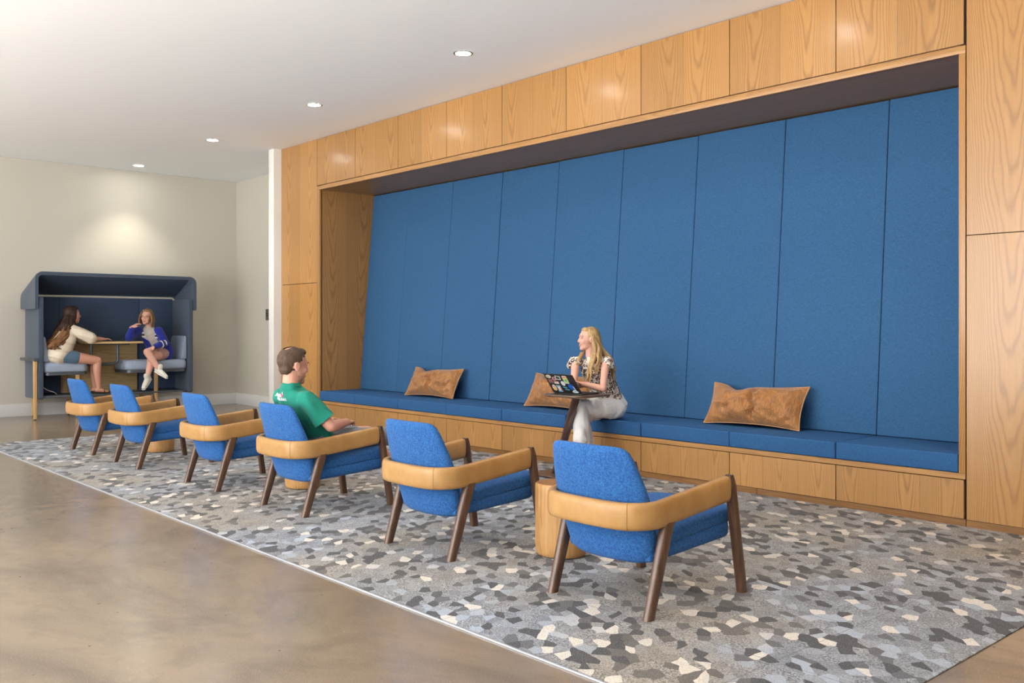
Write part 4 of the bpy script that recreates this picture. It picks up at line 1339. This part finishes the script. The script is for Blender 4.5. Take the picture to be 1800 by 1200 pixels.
# ------------------------------------------------------------------ long hair helper
def locks(mb, Mx, paths, r0=0.013, jitter=0.012, seed=1, n=5, wave=0.006, wl=9.0):
    """each path: first point in the head frame, the others in the world"""
    rnd = random.Random(seed)
    for path in paths:
        r_ = path[0] if isinstance(path[0], float) else r0
        pts0 = [Mx @ Vector(path[1])] + [Vector(p) for p in path[2:]]
        for k in range(n):
            j = Vector((rnd.gauss(0, 1), rnd.gauss(0, 1), rnd.gauss(0, 0.5))) * jitter
            pts = [p + j * (0.35 + 0.9 * i / max(1, len(pts0) - 1)) for i, p in enumerate(pts0)]
            ph = rnd.uniform(0, 6.28)
            cp = bez(pts, 6)
            out = []
            for i, p in enumerate(cp):
                f = i / (len(cp) - 1)
                out.append(tuple(p + Vector((math.sin(wl * f * 2 + ph), math.cos(wl * f * 2 + ph), 0)) * wave * f))
            m_ = len(out)
            mb.tube(out, [r_ * (0.75 + 0.35 * math.sin(PI * min(1, 1.2 * i / (m_ - 1)))) * (1 - 0.55 * (i / (m_ - 1)) ** 3) for i in range(m_)], 8)

# ------------------------------------------------------------------ woman on the bench, white trousers
P = Person((-5.43, 6.02, 0.45)); P.brow = 'hair_bob'
HS = 0.86
HM = face_frame((-5.425, 5.742, 1.140), (-0.50, -0.87, 0.03), (0.0, -0.03, 1), HS)
SD = Vector((0.92, 0.39, 0)).normalized()
b = MB(); add_head(b, HM, 0.004)
b.tube([(-5.412, 5.765, 0.975), (-5.415, 5.755, 1.03), (-5.42, 5.755, 1.085)], [(0.050, 0.042), (0.040, 0.038), (0.040, 0.042)], 14, up=SD)
b.tube([(-5.43, 6.03, 0.545), (-5.43, 5.97, 0.67), (-5.42, 5.87, 0.80), (-5.412, 5.80, 0.90), (-5.412, 5.775, 0.965)], [(0.125, 0.085), (0.098, 0.075), (0.108, 0.075), (0.118, 0.066), (0.07, 0.04)], 18, up=SD)
shL = Vector((-5.285, 5.805, 0.945)); elL = Vector((-5.138, 5.610, 0.742)); wrL = Vector((-5.290, 5.535, 0.775))
shR = Vector((-5.535, 5.700, 0.945)); elR = Vector((-5.425, 5.565, 0.758)); wrR = Vector((-5.290, 5.600, 0.772))
for sh, el, wr, sd, hv in ((shL, elL, wrL, -1, (-0.85, -0.30, 0.25)), (shR, elR, wrR, 1, (0.9, 0.10, 0.02))):
    b.tube([tuple(sh), tuple(sh.lerp(el, 0.5)), tuple(el)], [0.037, 0.032, 0.027], 14)
    b.tube([tuple(el), tuple(el.lerp(wr, 0.35)), tuple(wr)], [0.027, 0.028, 0.019], 14)
    add_hand(b, frame(wr, hv, (0, 0.3, 1)), side=sd, curl=0.55, s=0.78)
legs = (((-5.355, 6.01, 0.545), (-5.375, 5.60, 0.580), (-5.285, 5.500, 0.285)), ((-5.500, 6.00, 0.540), (-5.470, 5.70, 0.500), (-5.420, 5.740, 0.10)))
for hp, kn, an in legs:
    hp, kn, an = Vector(hp), Vector(kn), Vector(an)
    b.tube([tuple(hp), tuple(kn)], [0.070, 0.045], 12); b.tube([tuple(kn), tuple(kn.lerp(an, 0.4)), tuple(an)], [0.045, 0.042, 0.026], 12)
b.tube([(-5.285, 5.50, 0.275), (-5.255, 5.455, 0.235), (-5.215, 5.39, 0.200)], [0.026, 0.024, 0.016], 10)
b.tube([(-5.42, 5.74, 0.06), (-5.41, 5.67, 0.045), (-5.40, 5.60, 0.035)], [0.026, 0.024, 0.016], 10)
P.set_body(b, 'skin_pale', 'blonde woman in a leopard print top and white trousers seated on the blue bench', 0.0045)
add_eyes(P, HM); add_lips(P, HM, 0.022, 0.006)
e = MB(); t = MB(); t.tube([(-0.015, 0.0845, -0.0625), (0, 0.0885, -0.0645), (0.015, 0.0845, -0.0625)], [0.001, 0.003, 0.001], 6); merge(e, t, HM)
P.part('teeth', e, 'sole_white')
# trousers
c = MB()
c.tube([(-5.43, 6.035, 0.560), (-5.43, 5.99, 0.665)], [(0.150, 0.110), (0.108, 0.088)], 22, up=SD)
rad = ((0.092, 0.078, 0.080, 0.076), (0.090, 0.074, 0.078, 0.076))
ends = (0.86, 0.80)
for (hp, kn, an), rr, e_ in zip(legs, rad, ends):
    hp, kn, an = Vector(hp), Vector(kn), Vector(an)
    c.tube([tuple(hp), tuple(hp.lerp(kn, 0.6)), tuple(kn)], [rr[0], rr[0] * 0.9, rr[1] * 0.86], 18)
    c.tube([tuple(kn), tuple(kn.lerp(an, 0.45)), tuple(kn.lerp(an, e_))], [rr[1] * 0.84, rr[2] * 0.84, (rr[3], rr[3] * 0.8)], 18, caps=True)
me = remesh(c, 0.0065, 4)
nrm_ = [n.vector.copy() for n in me.vertex_normals]
for v in me.vertices:
    p = v.co; lowf = max(0, min(1, (0.56 - p.z) / 0.2))
    n_ = mnoise.noise(Vector((p.x * 26, p.y * 26, p.z * 3.5))); n2 = mnoise.noise(Vector((p.x * 11 + 4, p.y * 9, p.z * 16)))
    v.co = p + nrm_[v.index] * (0.011 * n_ * (0.35 + lowf) + 0.005 * n2)
link('trousers', P.loc(me), 'trouser_white', P.body)
# blouse
c = MB()
c.tube([(-5.43, 6.00, 0.615), (-5.43, 5.975, 0.665), (-5.425, 5.90, 0.775), (-5.414, 5.81, 0.895), (-5.412, 5.783, 0.955), (-5.412, 5.770, 0.985)], [(0.130, 0.100), (0.122, 0.098), (0.128, 0.098), (0.134, 0.082), (0.100, 0.056), (0.060, 0.046)], 24, up=SD)
for sh, el, sg in ((shL, elL, 1), (shR, elR, -1)):
    d_ = (el - sh).normalized(); o_ = SD * sg
    c.tube([tuple(sh - o_ * 0.03 + Vector((0, 0, 0.008))), tuple(sh + o_ * 0.016 + Vector((0, 0, 0.002))), tuple(sh + o_ * 0.040 - Vector((0, 0, 0.030)))], [0.044, (0.050, 0.052), (0.030, 0.062)], 16)
me = remesh(c, 0.006, 3)
nrm_ = [n.vector.copy() for n in me.vertex_normals]
for v in me.vertices:
    p = v.co
    rf = 0.0
    for sh, sg in ((shL, 1), (shR, -1)):
        dd = (p - sh - SD * sg * 0.03).length
        rf += max(0, 1 - dd / 0.09)
    n_ = mnoise.noise(Vector((p.x * 18, p.y * 18, p.z * 10)))
    v.co = p + nrm_[v.index] * (0.006 * n_ + 0.007 * rf * math.sin(math.atan2(p.y - 5.77, p.x + 5.41) * 22))
bl = link('blouse', P.loc(me), 'leopard_print', P.body)
c = MB(); c.tube([(-5.395, 5.725, 0.985), (-5.400, 5.722, 0.955), (-5.405, 5.722, 0.925)], [(0.024, 0.006), (0.018, 0.006), (0.012, 0.005)], 10, up=SD); P.part('placket', c, 'cream_knit', parent=bl)
# hair
c = MB(); t = MB()
t.ell((0, -0.026, 0.038), (0.081, 0.092, 0.087), u=22, v=14); t.ell((0, 0.030, 0.088), (0.056, 0.040, 0.028)); t.ell((0, -0.050, -0.03), (0.062, 0.050, 0.07))
merge(c, t, HM)
P1 = [(0.013, (0.072, -0.02, 0.02), (-5.470, 5.735, 1.04), (-5.500, 5.690, 0.93), (-5.480, 5.640, 0.82), (-5.450, 5.625, 0.765)),
      (0.014, (-0.074, -0.02, 0.02), (-5.345, 5.735, 1.05), (-5.335, 5.690, 0.94), (-5.330, 5.655, 0.86), (-5.320, 5.640, 0.79)),
      (0.013, (-0.074, -0.045, 0.00), (-5.330, 5.775, 1.05), (-5.300, 5.730, 0.95), (-5.300, 5.690, 0.86)),
      (0.014, (-0.030, -0.10, 0.02), (-5.380, 5.850, 1.06), (-5.330, 5.880, 0.96), (-5.300, 5.900, 0.86), (-5.290, 5.905, 0.79)),
      (0.014, (0.0, -0.11, 0.02), (-5.420, 5.860, 1.06), (-5.380, 5.900, 0.96), (-5.350, 5.920, 0.84)),
      (0.013, (-0.062, -0.075, 0.02), (-5.345, 5.820, 1.06), (-5.290, 5.870, 0.97), (-5.265, 5.880, 0.88))]
locks(c, HM, P1, jitter=0.011, seed=4, n=6)
me = remesh(c, 0.0048, 2)
bmh = bmesh.new(); bmh.from_mesh(me); inv = HM.inverted(); kill = []
for v in bmh.verts:
    q = inv @ v.co
    if q.y > 0.035 and q.z < 0.080 - 0.25 * abs(q.x) and abs(q.x) < 0.085 and q.z > -0.12: kill.append(v)
bmesh.ops.delete(bmh, geom=kill, context='VERTS'); bmh.to_mesh(me); bmh.free(); me.shade_smooth()
link('hair', P.loc(me), 'hair_blonde', P.body)
e = MB(); t = MB(); t.ell((-0.082, 0.0, -0.026), (0.005, 0.005, 0.005)); merge(e, t, HM); P.part('earring', e, 'gold')
c = MB(); c.tube([(-5.285, 5.495, 0.252), (-5.25, 5.445, 0.212), (-5.205, 5.375, 0.182)], [(0.012, 0.027), (0.007, 0.028), (0.006, 0.024)], 12); P.part('sandal', c, 'sandal_red')
c = MB(); c.tube([(-5.42, 5.75, 0.026), (-5.41, 5.67, 0.022), (-5.395, 5.58, 0.020)], [(0.009, 0.027), (0.008, 0.028), (0.008, 0.024)], 12); P.part('sandal', c, 'sandal_red')

# ------------------------------------------------------------------ woman on the left bench of the booth
P = Person((-13.60, 3.92, 0.76)); P.brow = 'hair_dark'
HM = face_frame((-13.60, 4.085, 1.405), (0.10, 1, 0.02), (0, 0, 1), 1.0)
b = MB(); add_head(b, HM, 0.003)
b.tube([(-13.60, 4.055, 1.24), (-13.60, 4.06, 1.29), (-13.60, 4.07, 1.35)], [(0.056, 0.050), (0.046, 0.044), (0.046, 0.048)], 14, up=X)
b.tube([(-13.60, 3.90, 0.865), (-13.60, 3.95, 0.99), (-13.60, 4.01, 1.12), (-13.60, 4.04, 1.20), (-13.60, 4.05, 1.245)], [(0.155, 0.11), (0.12, 0.09), (0.135, 0.095), (0.14, 0.08), (0.09, 0.05)], 18, up=X)
AR = []
for s, el, wr, hv in ((1, (-13.42, 4.275, 1.085), (-13.47, 4.450, 1.075), (-0.12, 0.95, -0.02)), (-1, (-13.78, 4.27, 1.085), (-13.72, 4.440, 1.075), (0.3, 0.9, -0.03))):
    sh = Vector((-13.60 + s * 0.145, 4.05, 1.215)); el = Vector(el); wr = Vector(wr)
    AR.append((sh, el, s))
    b.tube([tuple(sh), tuple(sh.lerp(el, 0.5)), tuple(el)], [0.046, 0.040, 0.034], 14)
    b.tube([tuple(el), tuple(el.lerp(wr, 0.35)), tuple(wr)], [0.034, 0.034, 0.022], 14)
    add_hand(b, frame(wr, hv, (0, 0, 1)), side=s * 1, curl=0.25, s=0.90)
LG = []
for s in (-1, 1):
    hp = Vector((-13.60 + s * 0.085, 3.93, 0.850)); kn = Vector((-13.57 + s * 0.10, 4.375, 0.805 - 0.03)); an = Vector((-13.58 + s * 0.075, 4.400, 0.395))
    LG.append((hp, kn, an))
    b.tube([tuple(hp), tuple(hp.lerp(kn, 0.5)), tuple(kn)], [0.088, 0.078, 0.056], 16)
    b.tube([tuple(kn), tuple(kn.lerp(an, 0.33) + Vector((0, -0.012, 0))), tuple(an)], [0.054, 0.052, 0.030], 14)
    b.tube([tuple(an + Vector((0, -0.02, -0.03))), tuple(an + Vector((0, 0.05, -0.042))), tuple(an + Vector((0, 0.12, -0.055)))], [0.030, 0.028, 0.018], 12)
P.set_body(b, 'skin_warm', 'woman with long dark hair and cream sweater on the left booth bench', 0.006)
add_eyes(P, HM); add_lips(P, HM)
c = MB()
c.tube([(-13.60, 3.89, 0.865), (-13.60, 3.92, 0.93), (-13.60, 3.985, 1.06), (-13.60, 4.035, 1.18), (-13.60, 4.05, 1.235), (-13.60, 4.055, 1.262)], [(0.195, 0.150), (0.190, 0.152), (0.182, 0.140), (0.176, 0.112), (0.13, 0.075), (0.080, 0.058)], 24, up=X)
for sh, el, s in AR:
    c.tube([tuple(sh - Vector((s * 0.02, 0, 0))), tuple(sh.lerp(el, 0.5)), tuple(sh.lerp(el, 1.0))], [0.064, 0.076, 0.078], 18)
me = remesh(c, 0.008, 4)
nrm_ = [n.vector.copy() for n in me.vertex_normals]
for v in me.vertices:
    p = v.co; v.co = p + nrm_[v.index] * 0.010 * mnoise.noise(Vector((p.x * 10, p.y * 11, p.z * 9)))
link('sweater', P.loc(me), 'cream_knit', P.body)
c = MB(); c.tube([(-13.60, 3.90, 0.835), (-13.60, 3.97, 0.85)], [(0.165, 0.085), (0.16, 0.085)], 18, up=X)
for hp, kn, an in LG: c.tube([tuple(hp), tuple(hp.lerp(kn, 0.36))], [0.096, 0.092], 16)
P.part('denim_shorts', c, 'denim', 0.008, 3)
c = MB(); t = MB()
t.ell((0, -0.028, 0.040), (0.088, 0.100, 0.094), u=20, v=14); t.ell((0, 0.030, 0.094), (0.062, 0.044, 0.030)); t.ell((0, -0.07, -0.04), (0.085, 0.062, 0.090)); t.ell((0.062, 0.005, -0.01), (0.028, 0.040, 0.075))
merge(c, t, HM)
c2 = MB()
pa = []
for k in range(9):
    f = k / 8; xx = -13.72 + 0.27 * f
    pa.append((0.020, (0.07 * (2 * f - 1), -0.07, 0.0), (xx, 3.965, 1.26), (xx, 3.905, 1.12), (xx, 3.835 - 0.02 * (k % 3), 0.99), (xx, 3.810, 0.93 + 0.03 * (k % 2))))
pa.append((0.019, (0.078, -0.01, -0.02), (-13.49, 4.06, 1.28), (-13.46, 4.00, 1.17), (-13.45, 3.93, 1.06), (-13.45, 3.89, 1.0)))
pa.append((0.019, (0.078, -0.03, -0.02), (-13.47, 4.02, 1.28), (-13.45, 3.95, 1.15), (-13.44, 3.88, 1.03)))
locks(c, HM, [p[:3] + (tuple((Vector(p[3]) + Vector(p[2])) / 2),) for p in pa], jitter=0.018, seed=5, n=4, wave=0.010)
P.part('hair', c, 'hair_dark', 0.007, 2)
locks(c2, Matrix.Identity(4), [(p[0],) + p[2:] for p in pa], jitter=0.024, seed=6, n=5, wave=0.022, wl=7)
o = P.part('hair_lengths', c2, 'hair_dark_tips', 0.007, 1); o['label'] = 'wavy lighter brown ends'
c = MB(); c.tube([(-13.475 + 0.024 * math.cos(a), 4.445, 1.075 + 0.024 * math.sin(a)) for a in [2 * PI * k / 16 for k in range(17)]], 0.003, 6, caps=False); P.part('bracelet', c, 'gold')
for hp, kn, an in LG:
    c = MB(); c.tube([tuple(an + Vector((0, -0.05, -0.062))), tuple(an + Vector((0, 0.04, -0.072))), tuple(an + Vector((0, 0.14, -0.074)))], [(0.008, 0.032), (0.008, 0.034), (0.007, 0.030)], 12)
    so = P.part('sandal', c, 'sandal_black')
    c = MB(); c.tube([tuple(an + Vector((-0.030, 0.07, -0.065))), tuple(an + Vector((-0.012, 0.075, -0.024))), tuple(an + Vector((0.012, 0.075, -0.024))), tuple(an + Vector((0.030, 0.07, -0.065)))], 0.006, 8); P.part('strap', c, 'sandal_black', parent=so)

# ------------------------------------------------------------------ woman on the right bench of the booth
P = Person((-13.66, 5.34, 0.76)); P.brow = 'hair_bob'
HM = face_frame((-13.575, 5.095, 1.385), (0.72, -0.68, -0.02), (0.05, 0.10, 1), 0.97)
SD = Vector((0.60, 0.80, 0)).normalized()
b = MB(); add_head(b, HM, 0.004)
b.tube([(-13.61, 5.135, 1.215), (-13.605, 5.13, 1.26), (-13.595, 5.12, 1.33)], [(0.054, 0.048), (0.043, 0.042), (0.043, 0.046)], 14, up=SD)
b.tube([(-13.68, 5.34, 0.870), (-13.67, 5.29, 0.99), (-13.64, 5.21, 1.10), (-13.62, 5.15, 1.17), (-13.61, 5.14, 1.215)], [(0.150, 0.11), (0.115, 0.085), (0.125, 0.09), (0.13, 0.075), (0.085, 0.05)], 18, up=SD)
shR = Vector((-13.685, 5.025, 1.185)); elR = Vector((-13.575, 4.845, 1.090)); wrR = Vector((-13.510, 4.865, 1.245))
shL = Vector((-13.535, 5.245, 1.185)); elL = Vector((-13.425, 5.300, 1.010)); wrL = Vector((-13.355, 5.110, 0.955))
for sh, el, wr, sd, hv, up in ((shR, elR, wrR, -1, (0.25, 0.75, 0.45), (0.2, -0.5, 0.8)), (shL, elL, wrL, 1, (0.15, -0.9, -0.35), (0.3, 0, 1))):
    b.tube([tuple(sh), tuple(sh.lerp(el, 0.5)), tuple(el)], [0.044, 0.038, 0.032], 14)
    b.tube([tuple(el), tuple(el.lerp(wr, 0.35)), tuple(wr)], [0.032, 0.032, 0.021], 14)
    add_hand(b, frame(wr, hv, up), side=sd, curl=0.35, s=0.92)
BL = ((Vector((-13.61, 5.27, 0.870)), Vector((-13.345, 5.015, 0.885)), Vector((-13.290, 5.165, 0.625))),
      (Vector((-13.62, 5.37, 0.862)), Vector((-13.375, 5.085, 0.800)), Vector((-13.360, 5.020, 0.500))))
FT = (Vector((0.09, 0.055, -0.055)), Vector((0.055, -0.075, -0.085)))
for (hp, kn, an), fv in zip(BL, FT):
    b.tube([tuple(hp), tuple(hp.lerp(kn, 0.5)), tuple(kn)], [0.085, 0.076, 0.054], 16)
    b.tube([tuple(kn), tuple(kn.lerp(an, 0.35)), tuple(an)], [0.053, 0.050, 0.030], 14)
    b.tube([tuple(an), tuple(an + fv * 0.45)], [0.029, 0.020], 12)
P.set_body(b, 'skin_pale', 'woman in a royal blue cardigan and glasses, legs crossed, on the right booth bench', 0.006)
add_eyes(P, HM); add_lips(P, HM, 0.021, 0.005)
c = MB()
c.tube([(-13.68, 5.34, 0.90), (-13.67, 5.29, 0.99), (-13.64, 5.21, 1.10), (-13.62, 5.15, 1.175), (-13.61, 5.14, 1.215)], [(0.140, 0.108), (0.126, 0.096), (0.135, 0.100), (0.138, 0.085), (0.085, 0.055)], 22, up=SD)
P.part('tank_top', c, 'tank_beige', 0.007, 3)
# cardigan, open at the front
c = MB()
c.tube([(-13.69, 5.35, 0.835), (-13.68, 5.325, 0.92), (-13.665, 5.26, 1.03), (-13.645, 5.19, 1.14), (-13.63, 5.155, 1.20), (-13.615, 5.145, 1.235)], [(0.185, 0.138), (0.178, 0.130), (0.168, 0.120), (0.165, 0.102), (0.125, 0.075), (0.07, 0.05)], 26, up=SD)
for sh, el, wr in ((shR, elR, wrR), (shL, elL, wrL)):
    c.tube([tuple(sh), tuple(sh.lerp(el, 0.5)), tuple(el)], [0.062, 0.062, 0.056], 18)
    c.tube([tuple(el), tuple(el.lerp(wr, 0.5)), tuple(el.lerp(wr, 0.88))], [0.056, 0.050, 0.036], 18)
me = remesh(c, 0.007, 4)
FD = Vector((0.80, -0.60, 0)).normalized()
bmh = bmesh.new(); bmh.from_mesh(me); kill = []
for v in bmh.verts:
    p = v.co
    cz = max(0.85, min(1.22, p.z))
    f = (cz - 0.85) / 0.37
    cen = Vector((-13.69, 5.35, 0)).lerp(Vector((-13.615, 5.145, 0)), f)
    q = Vector((p.x, p.y, 0)) - cen
    if q.dot(FD) > 0.045 and abs(q.dot(SD)) < 0.055 + 0.01 * (1 - f) and q.dot(FD) < 0.16 and p.z > 0.93: kill.append(v)
    v.co = p + v.normal * 0.008 * mnoise.noise(Vector((p.x * 13, p.y * 13, p.z * 10)))
bmesh.ops.delete(bmh, geom=kill, context='VERTS'); bmh.to_mesh(me); bmh.free(); me.shade_smooth()
cd = link('cardigan', P.loc(me), 'cardigan_blue', P.body)
sm = cd.modifiers.new('thickness', 'SOLIDIFY'); sm.thickness = 0.006; sm.offset = -1
def band_ring(a, b_, f, r, w_, mat, name='sleeve_stripe'):
    p = a.lerp(b_, f); d = (b_ - a).normalized()
    c = MB(); c.tube([tuple(p - d * w_ / 2), tuple(p + d * w_ / 2)], r, 18, caps=False); P.part(name, c, mat, parent=cd)
band_ring(elL, wrL, 0.10, 0.0570, 0.020, 'stripe_white'); band_ring(elL, wrL, 0.24, 0.0565, 0.016, 'black_plastic'); band_ring(elL, wrL, 0.36, 0.0550, 0.020, 'stripe_white')
for sg, z0 in ((-1, 1.10), (1, 1.085)):
    for k, mt in enumerate(('stripe_white', 'black_plastic', 'stripe_white')):
        o_ = SD * sg * 0.086 + FD * 0.098
        p = Vector((-13.645, 5.20, z0 + 0.027 * k)) + o_
        c = MB(); c.ell(tuple(p), (0.016, 0.034, 0.0125), rot=Matrix.Rotation(math.atan2(SD.y, SD.x) - PI / 2 + sg * -0.6, 3, 'Z').to_quaternion()); P.part('chest_patch', c, mt, parent=cd)
c = MB()
c.tube([(-13.68, 5.345, 0.86), (-13.66, 5.30, 0.88)], [(0.155, 0.09), (0.15, 0.09)], 18, up=SD)
for hp, kn, an in BL: c.tube([tuple(hp), tuple(hp.lerp(kn, 0.42))], [0.092, 0.086], 16)
P.part('shorts', c, 'pink_shorts', 0.008, 3)
for (hp, kn, an), fv in zip(BL, FT):
    f = fv.normalized()
    up = Vector((0, 0, 1)); up = (up - f * up.dot(f)).normalized()
    c = MB(); c.tube([tuple(an - f * 0.035 - up * 0.010), tuple(an + f * 0.03 - up * 0.014), tuple(an + f * 0.10 - up * 0.020), tuple(an + f * 0.15 - up * 0.024)], [(0.040, 0.038), (0.042, 0.040), (0.030, 0.038), (0.020, 0.030)], 16, up=up)
    c.tube([tuple(an + up * 0.055 - f * 0.01), tuple(an)], [0.036, 0.038], 14)
    so = P.part('sneaker', c, 'sneaker', 0.006, 2)
    c = MB(); c.tube([tuple(an - f * 0.045 - up * 0.046), tuple(an + f * 0.04 - up * 0.048), tuple(an + f * 0.165 - up * 0.044)], [(0.010, 0.036), (0.010, 0.039), (0.009, 0.030)], 14, up=up); P.part('shoe_sole', c, 'sole_white', parent=so)
# bob
c = MB(); t = MB()
t.ell((0, -0.022, 0.040), (0.086, 0.096, 0.090), u=20, v=14); t.ell((0, 0.034, 0.090), (0.060, 0.042, 0.030)); t.ell((0, -0.060, -0.045), (0.075, 0.050, 0.075))
for s in (-1, 1):
    for k in range(5):
        t.tube([(s * 0.062, 0.045 - 0.022 * k, 0.07), (s * 0.088, 0.040 - 0.022 * k, 0.01), (s * (0.098 - 0.006 * (k % 2)), 0.036 - 0.024 * k, -0.05), (s * (0.088 + 0.010 * (k % 2)), 0.040 - 0.024 * k, -0.105), (s * 0.104, 0.046 - 0.024 * k, -0.145)], [0.012, 0.013, 0.014, 0.012, 0.005], 8)
merge(c, t, HM)
me = remesh(c, 0.0055, 2)
bmh = bmesh.new(); bmh.from_mesh(me); inv = HM.inverted(); kill = []
for v in bmh.verts:
    q = inv @ v.co
    if q.y > 0.045 and q.z < 0.078 and abs(q.x) < 0.060: kill.append(v)
    elif q.y > 0.060 and q.z < 0.078 and abs(q.x) < 0.075: kill.append(v)
bmesh.ops.delete(bmh, geom=kill, context='VERTS'); bmh.to_mesh(me); bmh.free(); me.shade_smooth()
link('hair', P.loc(me), 'hair_bob', P.body)
e = MB(); t = MB()
for s in (-1, 1):
    t.tube([(s * 0.031 + 0.021 * math.cos(a), 0.096 - 0.25 * abs(s * 0.031 + 0.021 * math.cos(a)), 0.004 + 0.017 * math.sin(a)) for a in [2 * PI * k / 20 for k in range(21)]], 0.0020, 6, caps=False)
    t.tube([(s * 0.052, 0.083, 0.010), (s * 0.080, 0.0, 0.012)], 0.0017, 6)
t.tube([(-0.010, 0.095, 0.008), (0.010, 0.095, 0.008)], 0.0018, 6)
merge(e, t, HM); P.part('glasses', e, 'sandal_red')
